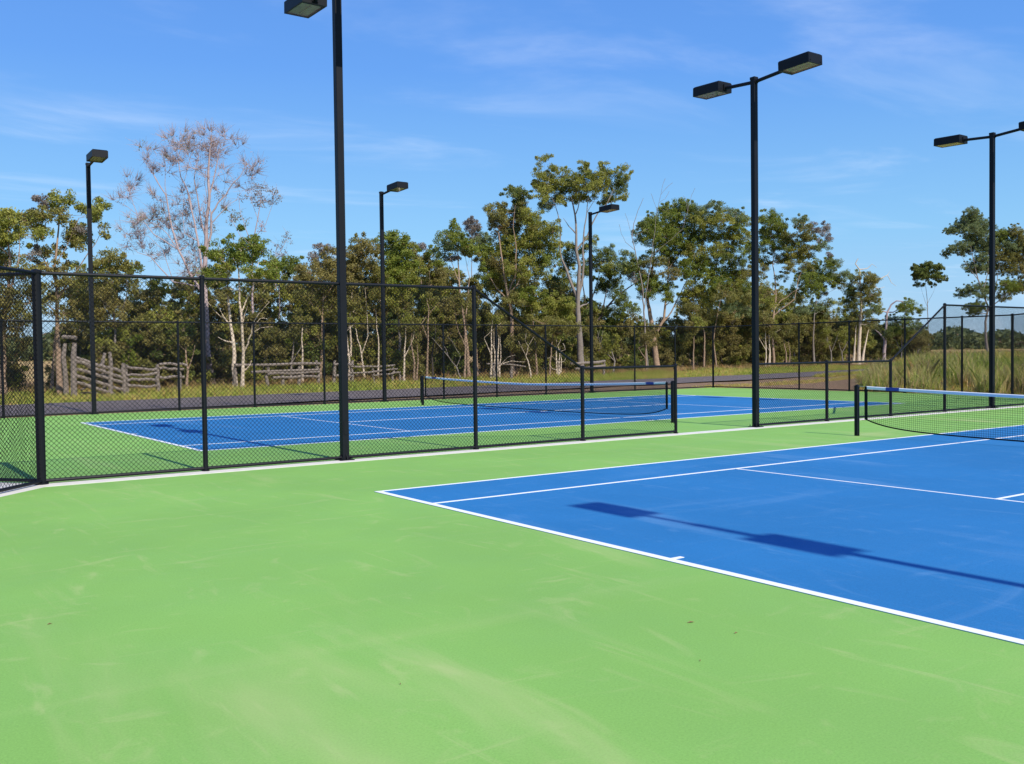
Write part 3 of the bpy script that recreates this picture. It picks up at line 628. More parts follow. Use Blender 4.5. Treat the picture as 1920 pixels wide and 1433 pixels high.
tree('gum_tree','dark gum with leaning black limb to the right of the tall pale trunk',1110,50,
 [[(1108,700),(1108,640),(1112,610),(1128,592),(1142,572),(1156,554),(1170,546),(1184,536),(1200,524)],[(1112,610),(1110,560),(1122,520),(1130,490)],[(1128,592),(1136,550),(1146,510)],[(1184,536),(1184,510),(1180,490)],[(1108,620),(1096,560),(1090,500),(1070,470)]],
 [(1126,474,14,10),(1140,486,13,10),(1120,494,13,10,'brown'),(1142,502,16,11,'olive'),(1156,500,9,9,'blueg'),(1130,514,16,10),(1150,520,14,9),(1124,534,14,10),(1144,540,20,11),(1164,550,14,8),(1158,564,12,6),(1152,466,9,7,'blueg'),(1150,480,7,6,'blueg'),(1174,480,11,8,'blueg'),(1172,494,12,9,'green'),(1178,508,13,9),(1186,500,10,10),(1186,522,9,6,'greyb'),
  (1064,462,13,10,'olive'),(1072,482,14,12),(1060,500,13,12,'brown'),(1064,522,14,12,'olive'),(1048,524,13,9),(1098,470,12,11,'olive'),(1104,492,10,11),(1110,450,9,8,'olive'),(1096,514,10,12),(1166,578,16,9,'green'),(1180,584,12,8,'blueg'),(1150,590,16,9),(1100,600,14,16,'brown'),(1136,610,20,14,'dark')],bark='dark',pal='dark',r0=.24,group=GT)
tree('gum_tree','rounded olive gum crowding under the sloping fence rail at centre',1020,43,
 [[(1006,706),(1004,650),(1000,610),(996,580)],[(1030,706),(1034,650),(1040,610)]],
 [(984,556,20,9,'green'),(1002,552,18,9,'green'),(1022,560,20,10),(1046,566,18,9),(1064,574,14,9),(984,572,22,11),(1010,576,24,12),(1040,584,24,11),(1064,592,14,11),(964,566,16,12,'mixed'),(960,590,20,12,'mixed'),(990,598,24,12),(1020,604,26,12,'mixed'),(1052,608,20,11,'mixed'),(966,614,18,12,'brown',.7),(1000,622,20,9,'brown',.6),(1070,618,14,10,'mixed')],bark='tan',pal='olive',r0=.13,group=GT)
tree('bare_tree','dead leafless branches reaching up left of the wide green gum',1210,47,
 [[(1214,600),(1204,540),(1196,500),(1190,470),(1184,445),(1188,420),(1196,395),(1206,372)],[(1190,470),(1172,455),(1164,440),(1160,422)],[(1184,445),(1178,420),(1172,400)],[(1188,450),(1200,438),(1214,430)],[(1216,580),(1222,480),(1230,410),(1236,380),(1242,350),(1248,334)],[(1234,395),(1226,375),(1222,362)],[(1240,360),(1252,350),(1262,342)],[(1236,385),(1248,372),(1256,358)],[(1222,480),(1280,430),(1292,385),(1298,365),(1304,352)],[(1292,392),(1288,375),(1282,366)]],
 [],bark='grey',r0=.13,twig=2,group=GT,lim=.95)
tree('gum_tree','widest dense green gum right of centre with forked pale trunks',1290,48,
 [[(1233,700),(1230,660),(1226,620),(1220,590),(1216,560),(1220,530),(1226,500),(1232,450)],[(1226,640),(1246,598),(1250,560),(1254,520),(1256,480)],[(1240,610),(1260,585),(1280,545),(1296,515),(1320,495)],[(1256,500),(1280,460),(1300,420)],[(1296,515),(1340,500),(1380,478),(1400,474)],[(1300,420),(1330,410),(1360,400)],[(1216,560),(1204,548),(1208,530)]],
 [(1256,386,15,8),(1276,382,16,9),(1292,388,12,9),(1254,402,16,10),(1274,402,20,11),(1296,406,16,11,'dark'),(1310,396,13,9,'blueg'),(1326,390,13,7,'blueg'),(1338,392,10,8,'blueg'),(1216,414,12,9),(1228,406,12,9),(1222,426,16,10),(1240,420,14,11),(1208,426,8,8,'dark'),(1200,444,13,9,'dark'),(1220,446,18,11),(1242,440,20,12),(1262,424,20,12),
  (1286,424,22,12),(1312,418,20,11,'olive'),(1330,412,14,9,'olive'),(1362,398,14,8,'blueg'),(1374,406,12,9,'blueg'),(1350,416,16,10,'olive'),(1396,412,16,9,'olive'),(1380,424,16,11),(1300,442,24,12,'dark'),(1326,438,20,11),(1350,436,18,11),(1260,452,22,12),(1284,458,24,12),(1370,446,18,10,'olive'),(1392,444,18,9,'olive'),(1404,454,12,8,'green'),(1376,464,20,10),(1398,472,14,8),
  (1240,468,20,10),(1266,474,20,11,'olive'),(1292,472,20,12,'yellow',.7),(1320,476,24,12,'olive'),(1340,470,16,10,'olive'),(1362,486,16,9,'dark'),(1384,492,16,9,'dark'),(1270,492,22,11),(1300,496,24,11),(1332,492,22,10),(1202,492,18,10,'mixed'),(1226,492,18,10,'mixed'),(1182,500,12,9,'dark'),(1212,512,18,9,'brown',.8),
  (1204,528,12,8),(1222,524,16,10),(1216,544,16,11),(1232,536,12,10),(1206,548,8,8,'dark'),(1250,516,14,9,'brown'),(1280,512,18,9),(1310,514,20,11),(1340,514,20,11,'green'),(1366,512,18,10,'green'),(1390,512,16,10,'mixed'),(1250,540,13,9),(1256,558,12,8)],
 bark='tan',pal='green',r0=.42,group=GT,dens=1.15,lim=.95)
tree('gum_tree','mid-height olive gum under the wide crown, left of the gateway lamp pole',1340,46,
 [[(1320,698),(1322,640),(1318,600),(1312,570)],[(1344,698),(1338,640),(1344,600),(1352,560)]],
 [(1300,540,20,11),(1322,546,20,12),(1300,560,22,12,'mixed'),(1324,568,18,12),(1340,534,18,10,'green'),(1360,540,20,11,'mixed'),(1382,532,18,11,'olive'),(1398,540,14,11,'dark'),(1350,556,20,10,'mixed'),(1376,556,20,10,'olive'),(1400,560,14,10,'mixed'),(1304,580,18,10,'mixed',.8),(1330,590,18,8,'mixed',.7),(1390,578,20,11,'blueg'),(1370,584,14,8,'blueg',.7),(1288,552,12,9)],bark='tan',pal='olive',r0=.14,group=GT)
tree('gum_tree','tall gum just right of the gateway lamp pole with bare white branch',1451,45,
 [[(1452,694),(1450,650),(1450,617),(1454,580),(1457,555),(1455,522),(1450,495),(1456,460)],[(1457,575),(1468,563),(1480,556),(1492,546),(1505,540)],[(1450,560),(1440,530),(1434,505)],[(1454,500),(1476,480),(1490,450),(1500,430)],[(1488,600),(1492,560),(1500,520),(1520,480),(1534,450),(1545,432)],[(1520,480),(1540,464),(1554,450),(1568,445)]],
 [(1448,402,13,7),(1438,410,9,8),(1456,412,15,9),(1446,424,16,9),(1466,424,12,9,'dark'),(1432,436,14,9,'dark'),(1452,440,18,9),(1474,438,16,11),(1488,420,12,7,'blueg'),(1498,428,12,8,'mixed'),(1512,426,11,6,'greyb'),(1530,430,10,6,'greyb'),(1546,426,9,5,'greyb'),(1550,434,7,6,'greyb'),(1486,446,16,10,'mixed'),(1506,446,14,10,'mixed'),(1526,446,13,9,'blueg'),(1544,452,9,7,'greyb'),(1530,464,13,8,'blueg'),(1510,468,13,9,'mixed'),
  (1430,456,14,9),(1450,460,16,9),(1470,462,16,10),(1492,470,16,10,'yellow'),(1508,480,14,9,'green'),(1486,484,16,10,'olive'),(1466,486,14,9,'mixed'),(1434,482,14,10,'olive'),(1430,508,14,10,'mixed'),(1430,540,16,12,'olive'),(1438,570,13,10,'olive'),(1424,590,14,10,'mixed'),(1470,520,10,8,'blueg',.7),(1480,500,13,8,'mixed')],
 bark='tan',pal='green',r0=.19,group=GT)
tree('gum_tree','spreading soft green gum midway between the gateway pole and the broken tree',1530,47,
 [[(1526,692),(1524,640),(1526,590),(1530,560)],[(1489,692),(1489,630),(1490,580),(1500,545)],[(1530,570),(1550,550),(1570,540),(1584,538)]],
 [(1512,502,13,9,'mixed'),(1528,496,13,7),(1546,496,13,8),(1562,496,11,8,'blueg'),(1561,478,8,5,'greyb'),(1568,484,6,5,'greyb'),(1520,512,18,10),(1544,512,20,10),(1566,512,16,9,'blueg'),(1580,516,9,8,'blueg'),(1506,526,18,10),(1530,530,20,10,'dark'),(1554,528,18,9),(1574,530,12,8,'mixed'),(1500,544,16,9),(1522,546,18,9),(1494,560,16,8,'mixed'),(1546,546,14,7,'mixed',.7),(1500,580,14,10,'blueg',.6),(1540,580,16,10,'blueg',.6),(1560,572,14,10,'olive',.6)],bark='grey',pal='green',r0=.2,group=GT)
tree('paperbark_tree','bushy gum with white forked stem and dead twisted white branches above it',1612,46,
 [[(1610,690),(1610,650),(1612,617),(1614,580),(1612,545),(1610,520),(1609,506),(1600,496),(1605,486)],[(1611,508),(1624,504),(1632,496),(1640,503)],[(1616,690),(1624,650),(1630,630),(1634,618)],[(1612,545),(1632,525),(1652,522),(1664,516),(1671,530),(1680,537)],[(1664,518),(1668,509)],[(1600,690),(1603,650),(1606,610)],[(1632,540),(1646,542),(1658,538)]],
 [(1606,520,11,7,'olive'),(1620,522,12,8),(1634,526,10,8),(1604,534,13,8),(1622,538,16,9),(1596,550,14,9,'dark'),(1612,556,16,9),(1630,552,12,8),(1590,568,14,9,'olive'),(1606,574,15,9,'olive'),(1640,562,11,9),(1644,578,10,9,'olive'),(1632,584,12,8,'blueg'),(1614,590,14,8),(1584,584,10,6,'olive'),(1604,606,14,8,'mixed'),(1628,604,12,8,'mixed',.7)],bark='white',pal='mixed',r0=.22,group=GT,dens=1.1,lim=1.35)
tree('bare_tree','broken dead trunk with a drooping pinkish limb, left of the lone slim tree',1659,52,
 [[(1657,680),(1659,622),(1661,586),(1668,572),(1676,565),(1686,566),(1692,574)],[(1661,586),(1652,584),(1646,590)],[(1661,590),(1672,586),(1682,580),(1682,570)],[(1658,640),(1648,624),(1640,618)]],
 [],bark='pink',r0=.26,twig=1,group=GT,lim=1.2)
tree('gum_tree','small green gum beside the broken dead trunk',1692,50,
 [[(1690,684),(1692,640),(1696,600),(1702,580)],[(1690,660),(1678,630),(1674,612)]],
 [(1690,574,11,7),(1704,572,13,7),(1716,578,11,6),(1698,582,13,6),(1722,586,6,4),(1680,602,14,8,'blueg'),(1696,606,12,9),(1676,618,13,9),(1694,622,14,8),(1708,614,11,8,'blueg'),(1664,626,10,8,'dark')],bark='grey',pal='green',r0=.12,group=GT)
tree('gum_tree','lone slim tree with small dark round crown left of the right lamp pole',1740,54,
 [[(1741,690),(1741,640),(1740,600),(1739,570),(1736,545),(1734,525)],[(1739,575),(1730,552),(1724,530)],[(1740,570),(1750,548),(1756,530)]],
 [(1722,502,10,6),(1736,498,11,6),(1750,502,10,6),(1714,510,9,6),(1728,510,13,7),(1745,510,13,7),(1760,514,8,6),(1718,520,9,5),(1732,522,10,5),(1750,522,11,6),(1726,532,9,4,'dark',.7),(1746,532,9,4,'dark',.7)],bark='grey',pal='dark',r0=.14,group=GT,size=.2,csc=1.05,dens=1.3)
tree('gum_tree','large spreading gum behind the right lamp pole above the tall grass bank',1845,62,
 [[(1852,672),(1848,640),(1846,605),(1850,576),(1840,550),(1830,525),(1822,490),(1816,460)],[(1848,590),(1862,560),(1868,520),(1872,480)],[(1850,580),(1880,555),(1900,530),(1912,500)],[(1830,525),(1812,500),(1800,480),(1788,470)],[(1840,550),(1850,510),(1850,470),(1840,440)]],
 [(1816,400,11,6),(1826,408,13,8),(1812,414,13,8),(1830,420,14,8),(1796,428,12,7),(1784,434,10,6),(1812,430,14,8),(1834,434,14,9),(1850,424,10,9),(1842,446,16,9),(1822,446,12,7),(1798,462,14,6),(1784,468,11,5),(1774,476,6,5,'dark'),(1810,470,12,6),(1836,462,16,9),(1854,462,14,10),(1872,440,12,8,'green'),(1886,442,11,8,'green'),(1898,436,10,8,'mixed'),(1906,448,10,8,'mixed'),(1872,458,14,9),(1890,462,14,9),(1908,466,12,9,'mixed'),(1920,460,12,9,'mixed'),
  (1866,478,16,9,'mixed'),(1888,484,14,9,'mixed'),(1908,486,12,8,'brown'),(1836,486,12,7),(1828,500,15,8),(1846,502,13,8),(1870,500,13,9,'mixed'),(1890,506,14,8,'mixed'),(1912,506,12,8,'brown',.7),(1816,548,12,7),(1828,540,12,7),(1838,552,13,7),(1858,540,13,8,'green'),(1876,536,14,8,'green'),(1896,540,14,8,'green'),(1916,536,14,9,'mixed'),(1812,578,10,6,'dark'),(1826,584,12,6,'dark'),(1832,574,10,6,'dark'),(1880,556,14,7,'mixed',.7),(1935,480,20,20,'mixed',.7),(1940,520,20,20,'mixed',.7)],
 bark='grey',pal='blueg',r0=.34,group=GT,size=.16,dens=1.25,csc=1.2)
# slender young paperbarks standing along the verge
GP='slender pale-stemmed saplings along the verge'
SAP=[(757,43,600,'white','slender white-stemmed sapling right of the second thin lamp pole'),(776,42.5,625,'tan','slender tan sapling, third stem right of the second thin lamp pole'),(800,42,560,'tan','straight tan sapling behind the far left net post'),
 (872,42,560,'tan','tan sapling just left of the first high fence post beside the slope'),(896,43,590,'tan','tan sapling seen just right of the post where the slope begins'),(920,41.5,600,'white','short bright white sapling clump under the sloping rail'),(931,42,610,'white','second white sapling of the clump under the sloping rail'),
 (1045,43,630,'white','thin crooked white sapling left of the tall pale trunk'),(1150,43,640,'grey','thin grey sapling right of the third thin lamp pole'),(1212,43,632,'tan','thin tan sapling in the gap left of the wide gum'),(1300,43,610,'tan','thin tan sapling below the wide gum'),
 (1436,43,605,'white','white-stemmed sapling, first right of the gateway lamp pole'),(1443,43,612,'white','white-stemmed sapling, second right of the gateway lamp pole'),(1474,44,620,'tan','thin tan sapling before the soft green gum'),(1558,44,620,'grey','thin grey sapling left of the white forked stem'),
 (1580,45,625,'grey','crooked grey sapling close left of the white forked stem'),(1728,50,640,'dark','dark leaning sapling left of the lone slim tree'),(1718,52,630,'grey','pale thin sapling farther left of the lone slim tree'),(350,44,640,'tan','tan sapling in the thicket left of the white paperbark'),(566,45,600,'white','thin white sapling in the thicket right of the white paperbark'),
 (545,46,620,'grey','thin grey sapling nearer the white paperbark'),(655,44,600,'white','white-stemmed sapling hugging the thick near pole'),(812,46,600,'dark','dark sapling behind the fence post right of the far net post'),(96,44,560,'tan','thin leaning tan sapling beside the thick corner post')]
for i,(px,c,top,bk,lb) in enumerate(SAP):
    rr=random.Random(i); x=px+rr.uniform(-6,6); by=CPY(px,on_line(px,c))
    st=[[(px,by),(px+rr.uniform(-3,3),by*.6+top*.4),(x,top+18),(x+rr.uniform(-4,4),top)]]
    if i%3!=1: st.append([(px+rr.uniform(-1,1),by*.55+top*.45),(x+rr.choice((-1,1))*14,by*.3+top*.7),(x+rr.choice((-1,1))*18,top+6)])
    if i in (1,5,6,7,11,13): st.append([(px+5,by),(px+8,by*.6+top*.4),(px+6,top+20)])
    tree('paperbark_sapling',lb,px,c,st,[(x+rr.uniform(-10,10),top+rr.uniform(-6,14),rr.uniform(8,13),rr.uniform(7,11),rr.choice(('mixed','olive','brown')),.8) for _ in range(3)],bark=bk,pal='mixed',r0=.11,group=GP,twig=0)
# thicket of shrubs under and between the trees
GS='shrubs in the thicket behind the verge'
SH=[(20,47,24,'brown','brown shrub at the far left edge'),(172,50,30,'mixed','mixed shrub behind the timber ramp posts'),(205,49,58,'olive','tall olive shrub behind the timber ramp'),(262,49,66,'mixed','tall mixed shrub above the timber rails'),(312,50,74,'olive','tallest olive shrub over the right end of the timber rails'),
 (356,48,60,'mixed','shrub left of the white paperbark trunks'),(400,50,60,'brown','brown shrub behind the white paperbark trunks'),(470,51,62,'mixed','shrub right behind the white paperbark trunks'),(516,50,60,'olive','olive shrub right of the white paperbark'),(560,49,66,'green','green shrub behind the low dark rails'),(606,50,60,'brown','brown shrub left of the thick near pole'),
 (640,48,52,'dark','dark shrub behind the thick near pole'),(694,48,46,'mixed','shrub left of the second thin lamp pole'),(736,50,60,'dark','dark shrub right of the second thin lamp pole'),(778,49,62,'mixed','shrub left of the far net post'),(826,48,70,'dark','dark dense shrub right of the far net post'),(850,48,78,'dark','tallest dark shrub left of the slope post'),
 (905,49,66,'mixed','shrub right of the slope post'),(948,48,56,'olive','olive shrub under the sloping rail'),(1002,50,52,'mixed','shrub beneath the rounded centre gum'),(1052,49,56,'dark','dark shrub left of the tall pale trunk'),(1118,48,50,'dark','dark low shrub at the third thin lamp pole'),(1160,49,54,'dark','dark shrub right of the third thin lamp pole'),(1196,50,50,'dark','dark shrub left of the gateway'),
 (1232,52,42,'mixed','shrub behind the wide gum trunk'),(1270,52,46,'mixed','shrub seen through the open gateway'),(1316,50,40,'mixed','low shrub right of the gateway opening'),(1352,50,50,'brown','brown shrub left of the gateway lamp pole'),(1392,49,56,'mixed','shrub close left of the gateway lamp pole'),(1440,50,44,'brown','brown shrub right of the gateway lamp pole'),(1482,49,48,'mixed','shrub below the soft green gum'),
 (1520,49,54,'mixed','rounded olive-brown shrub right of the soft green gum'),(1556,51,42,'olive','shrub between the soft green gum and white forked stem'),(1588,52,38,'mixed','shrub left of the white forked stem'),(1645,54,30,'mixed','shrub right of the white forked stem'),(1676,54,34,'dark','dark shrub under the small green gum'),(1700,56,30,'dark','dark shrub right of the small green gum'),
 (128,47,26,'brown','brown shrub behind the corner post'),(440,54,86,'mixed','tall backdrop shrub behind the white paperbark crown'),(580,55,84,'mixed','tall backdrop shrub above the dark rails'),(700,55,84,'brown','tall backdrop shrub near the second thin lamp pole'),(890,55,92,'mixed','tall backdrop shrub at the slope post'),(1030,56,80,'mixed','tall backdrop shrub left of the tall pale trunk'),(340,56,92,'brown','tall backdrop shrub below the half-bare giant'),(250,56,88,'mixed','tall backdrop shrub above the timber ramp')]
SH+=[(186,45,46,'mixed','leafy shrub hanging over the ramp foot posts'),(236,46,56,'green','green shrub reaching over the rail fence post'),(292,47,62,'mixed','dense shrub over the middle of the timber rails'),(334,46,58,'dark','dark shrub at the right end of the timber rails'),(420,47,48,'mixed','brushy shrub between the two paperbark trunks'),(500,47,50,'mixed','dense shrub right of the white trunks'),(588,47,52,'dark','dark shrub over the low dark rails'),
 (148,52,56,'mixed','tall shrub behind the leftmost ramp post'),(1300,55,56,'mixed','backdrop shrub right of the open gateway'),(1376,56,58,'olive','backdrop shrub left of the gateway lamp pole'),(1502,56,58,'olive','backdrop shrub under the soft green gum'),(760,45,40,'mixed','low shrub between the slim stems by the second lamp pole'),(968,45,42,'mixed','low shrub under the broad olive-brown gum'),(1085,52,66,'dark','dark backdrop shrub behind the tall pale trunk')]
for px,w in [(150, 'over the timber ramp'), (196, 'right of the first thin lamp pole'), (300, 'left of the half-bare giant trunk'), (370, 'hugging the half-bare giant trunk'), (410, 'behind the left white paperbark trunk'), (490, 'right of the right white paperbark trunk'), (540, 'left of the low dark rails'), (566, 'over the low dark rails'), (622, 'left side of the thick near pole'), (660, 'right side of the thick near pole'), (735, 'behind the rounded bright green gum'), (770, 'right of the rounded bright green gum'), (812, 'left of the pointed airy gum'), (842, 'below the pointed airy gum'), (925, 'left under the broad olive-brown gum'), (975, 'right under the broad olive-brown gum'), (1060, 'left of the tall pale trunk, farther back'), (1120, 'at the foot of the dark leaning limb'), (1400, 'behind the gateway lamp pole'), (1425, 'just right of the gateway lamp pole'), (1470, 'below the gum with the bare white branch'), (1340, 'under the wide gum at its right')]:
    SH.append((px,57 if px%4 else 54,{1060:88,1120:60,1400:84,1425:70,1470:66,1340:80}.get(px,96),'mixed' if px%3 else 'olive','backdrop growth '+w))
for i,(px,c,hp,pl,lb) in enumerate(SH):
    rr=random.Random(100+i); B=on_line(px,c); by=CPY(px,B); k=(1./(np.dot(B-CP,FW)/F))   # px per metre
    cr=[]; h=hp*2.15; wd=27
    for _ in range(int(9+h/7.5)):
        v=rr.random(); cr.append((px+rr.uniform(-1,1)*wd*(1-.25*v),by-10-v*(h-18),rr.uniform(11,19),rr.uniform(8,13),rr.choice((pl,pl,'mixed','brown','olive')),1.))
    st=[[(px+rr.uniform(-8,8),by),(px+rr.uniform(-10,10),by-h*.35),(px+rr.uniform(-16,16),by-h*.75)] for _ in range(3)]
    tree('shrub',lb,px,c,st,cr,bark=rr.choice(('tan','grey','tan')),pal=pl,r0=.08,cat='shrub',group=GS,dens=.5,size=.17,depth=1.5)
# ---------------------------------------------------------------- grass, timber, logs, far woodland
def blades(P,h,wd,per,lean,cols,seedheads=None):
    n=len(P); N=n*per; B0=np.repeat(P,per,0).astype(float); B0[:,:2]+=rng.normal(size=(N,2))*.05*(1+np.repeat(h,per)[:,None])
    hh=np.repeat(h,per)*(.55+.6*rng.random(N)); an=rng.random(N)*6.283; ln=lean*(.4+rng.random(N))*hh
    T=B0+np.stack([np.cos(an)*ln,np.sin(an)*ln,hh],1); mid=B0+np.stack([np.cos(an)*ln*.3,np.sin(an)*ln*.3,hh*.55],1)
    a2=rng.random(N)*3.14; w=np.stack([np.cos(a2),np.sin(a2),0*a2],1)*wd*(.6+.8*rng.random(N))[:,None]
    V=np.stack([B0-w*.5,B0+w*.5,mid+w*.42,T,mid-w*.42],1).reshape(-1,3)
    Fa=(np.arange(N)[:,None]*5+np.array([0,1,2,3,4])).astype(np.int32)
    c=np.repeat(cols,per,0)*(.75+.5*rng.random((N,1))); return V,Fa,np.repeat(c,5,0)
def pick(n,pal,w=None):
    pal=np.array(pal,float); i=rng.choice(len(pal),n,p=w); j=rng.choice(len(pal),n,p=w); t=rng.random((n,1)); return pal[i]*(1-t)+pal[j]*t
def grass_patch(name,label,P,h,per,wd,pal,w,lean=.35,patch=None):
    P=P.copy(); P[:,2]=terrain(P[:,0],P[:,1])-.02
    c=pick(len(P),pal,w)
    if patch is not None: m=patch[:,None]; c=c*(1-m)+np.array((.36,.46,.07))*m
    V,Fa,cl=blades(P,h,wd,per,lean,c); tag(mesh_obj(name,V,Fa,GRASSM,cols=cl),label,'grass',kind='stuff')
STRAW=[(.84,.62,.24),(.76,.52,.19),(.60,.58,.12),(.44,.52,.08),(.85,.50,.19)]
def uni(n,x0,x1,fy0,fy1):
    x=x0+(x1-x0)*rng.random(n); v=rng.random(n); y0=np.array([fy0(a) for a in x]); y1=np.array([fy1(a) for a in x]); return np.stack([x,y0+(y1-y0)*v,0*x],1)
hif=lambda x:32.4+.125*x*(x>0)+.0018*max(0,x-40)**2
P=uni(15000,-6,85,lambda x:hif(x)-.15,lambda x:43.5+.15*x); cl=vnoise(P[:,0]*.8,P[:,1]*.8,5)
grass_patch('verge_grass','olive and straw-orange grass on the verge beyond the road',P,.24+.22*np.clip(.5+cl,0,1.2)*np.clip((P[:,1]-32-.15*P[:,0])/8,.35,1),6,.022,STRAW,[.12,.15,.28,.38,.07],.5,patch=np.clip(.4+1.1*vnoise(P[:,0]*.35,P[:,1]*.5,9),0,1)*.8)
P=uni(7000,-6,85,lambda x:41.5+.15*x,lambda x:56+.15*x); 
grass_patch('dry_grass','tall dry orange-brown grass and litter under the trees',P,.35+.35*rng.random(len(P)),6,.03,[(.66,.41,.19),(.56,.36,.16),(.40,.31,.11),(.36,.38,.08)],[.3,.3,.2,.2],.6)
P=uni(5200,50,100,lambda x:29.4,lambda x:29.5+.15*(x-38)); P=P[(P[:,0]>33)]
grass_patch('roadside_grass','low green grass between the end fence corner and the road',P,.16+.14*rng.random(len(P)),6,.02,STRAW,[.1,.15,.25,.45,.05],.5)
P=uni(1500,31.2,50,lambda x:22.9,lambda x:24.6+.15*(x-31)); grass_patch('roadside_grass','thin weedy grass on the reddish dirt beyond the corner post',P,.08+.10*rng.random(len(P)),5,.015,STRAW,[.2,.3,.3,.15,.05],.6)
P=np.stack([31.2+50*rng.random(60000)**1.6,-30+57*rng.random(60000),np.zeros(60000)],1); mz=mound(P[:,0],P[:,1]); keep=(P[:,1]<14.2+.7*(P[:,0]-31))&(P[:,1]<30)&(rng.random(len(P))<.35+.65*np.clip(mz/.6,0,1))&(P[:,1]>-4)
P=P[keep][:26000]; mz=mound(P[:,0],P[:,1]); cl=vnoise(P[:,0]*1.1,P[:,1]*1.1,2)
grass_patch('tall_grass','tall seeding green and straw grass on the bank behind the end fence',P,.20+np.clip(mz,0,1)*(.30+.55*np.clip(.4+cl,0,1.3)*rng.random(len(P))**.6),7,.02,STRAW,[.3,.22,.18,.2,.10],.5,patch=np.clip(.45+1.5*vnoise(P[:,0]*.55,P[:,1]*.5,4),0,1)*.9)
P=uni(9000,60,210,lambda x:48+.15*(x-60),lambda x:120+.1*x); P=P[rng.random(len(P))<np.clip(70/np.hypot(P[:,0],P[:,1]),0,1)]
grass_patch('paddock_grass','dry orange paddock grass behind the lone slim tree',P,.35+.3*rng.random(len(P)),6,.05,[(.62,.38,.17),(.52,.33,.15),(.40,.31,.12)],[.4,.35,.25],.4)
C0=np.stack([31.6+9*rng.random(150)**1.3,-4+24*rng.random(150)],1); C0=C0[C0[:,1]<13.5+.7*(C0[:,0]-31)]
P=np.concatenate([np.concatenate([c+rng.normal(size=(26,2))*.22,np.zeros((26,1))],1) for c in C0])
grass_patch('grass_clumps','taller rough clumps of seeding grass just behind the end fence',P,.7+.55*rng.random(len(P)),6,.022,[(.80,.62,.30),(.55,.62,.14),(.36,.46,.07),(.85,.60,.30)],[.3,.3,.25,.15],.45)
# far woodland band
ang=np.linspace(-.75,.75,1500); N=46000
a=rng.random(N)*1.7-.85; dist=300+120*rng.random(N); hN=5.6+2.4*np.sin(a*23)+1.8*np.sin(a*57+1)+1.3*np.sin(a*131+2)
ba=math.atan2(FW[1],FW[0]); x=CP[0]+np.cos(ba-a)*dist; y=CP[1]+np.sin(ba-a)*dist
C=np.stack([x,y,terrain(x,y)+np.maximum(3.5,hN)*rng.random(N)**.75],1)
v,f,c=leaves(C,np.full((N,3),1.0),3,'dark',1.9,hang=0.); c=c*.8+np.array((.045,.05,.045))
tag(mesh_obj('distant_woodland',v,f,LEAF,cols=c),'dark wooded band along the horizon beyond the paddock','woodland',kind='stuff')
# timber stockyard
def post_w(t,x,y,h,r,name='post'):
    m=MB(); rr=random.Random(int(x*100)); P=[(x+rr.uniform(-.03,.03)*k,y,-.1+(h+.1)*k/4) for k in range(5)]; m.tube(P,[r*1.1,r,r*.96,r*.93,r*.7],7); return m.build(name,WOOD,t)
def rail_w(t,a,b,r=.07,name='rail'):
    a=np.array(a,float);b=np.array(b,float); m=MB(); a[2]+=rng.normal()*.06; b[2]+=rng.normal()*.06; P=[a+(b-a)*k/5+np.array([0,0,rng.normal()*.03]) for k in range(6)]; m.tube(P,[r*(.85+.3*rng.random()) for _ in range(6)],7); return m.build(name,WOOD,t)
def wp(px,c): q=on_line(px,c); return q
def hpx(px,py,c): return float(at_depth(px,py,wp(px,c))[2])
c0=38.6
t=thing('loading_ramp',tuple(wp(135,c0)),'weathered timber stock ramp whose rails slope down to the right, below the thin tan gum','cattle ramp')
for px,top,c,r in ((122,644,c0+.6,.15),(137,643,c0,.17),(194,662,c0+.8,.13),(206,660,c0,.13)):
    p=wp(px,c); post_w(t,p[0],p[1],hpx(px,top,c),r*.85)
for (xa,ya),(xb,yb) in (((139,668),(236,702)),((139,680),(236,712)),((139,693),(236,722)),((139,706),(236,731)),((139,718),(212,736))):
    A=wp(xa,c0);B=wp(xb,c0); A[2]=hpx(xa,ya,c0);B[2]=max(.1,hpx(xb,yb,c0)); rail_w(t,A,B,.085)
for (xa,ya),(xb,yb) in (((150,735),(196,700)),((160,690),(228,738)),((150,738),(230,742)),((200,706),(232,726))):
    A=wp(xa,c0+.5);B=wp(xb,c0+.6); A[2]=max(.05,hpx(xa,ya,c0));B[2]=max(.05,hpx(xb,yb,c0)); rail_w(t,A,B,.06)
A=wp(118,c0+.5);B=wp(144,c0);A[2]=B[2]=hpx(130,636,c0); rail_w(t,A,B,.09,'cross_beam')
def railfence(label,posts,rails,c,r=.12,rr=.07):
    t=thing('timber_rail_fence',tuple(wp(posts[0][0],c)),label,'fence')
    for px,top in posts: p=wp(px,c); post_w(t,p[0],p[1],hpx(px,top,c),r*.85)
    for xa,ya,xb,yb in rails:
        A=wp(xa,c-.12);B=wp(xb,c-.12);A[2]=hpx(xa,ya,c);B[2]=hpx(xb,yb,c); rail_w(t,A,B,rr)
railfence('grey timber post-and-rail fence right of the stock ramp',[(232,681),(236,684),(295,683),(335,690)],
 [(236,693,293,690),(236,703,293,702),(236,716,293,713),(236,727,293,727),(298,690,344,692),(298,707,344,707),(298,684,350,684)],c0,.14,.075)
railfence('dark old timber rail fence between the paperbark and the thick pole',[(440,690),(500,684),(528,700),(560,682),(596,676),(625,676),(660,676)],
 [(440,687,600,682),(470,697,598,692),(500,703,598,700),(510,708,596,707),(625,684,662,684),(625,703,660,704)],c0+3,.13,.08)
railfence('low grey timber rails right of the thick near pole',[(700,690),(736,686),(749,700)],[(655,690,740,682),(655,700,745,694),(700,705,750,699)],c0+3,.10,.06)
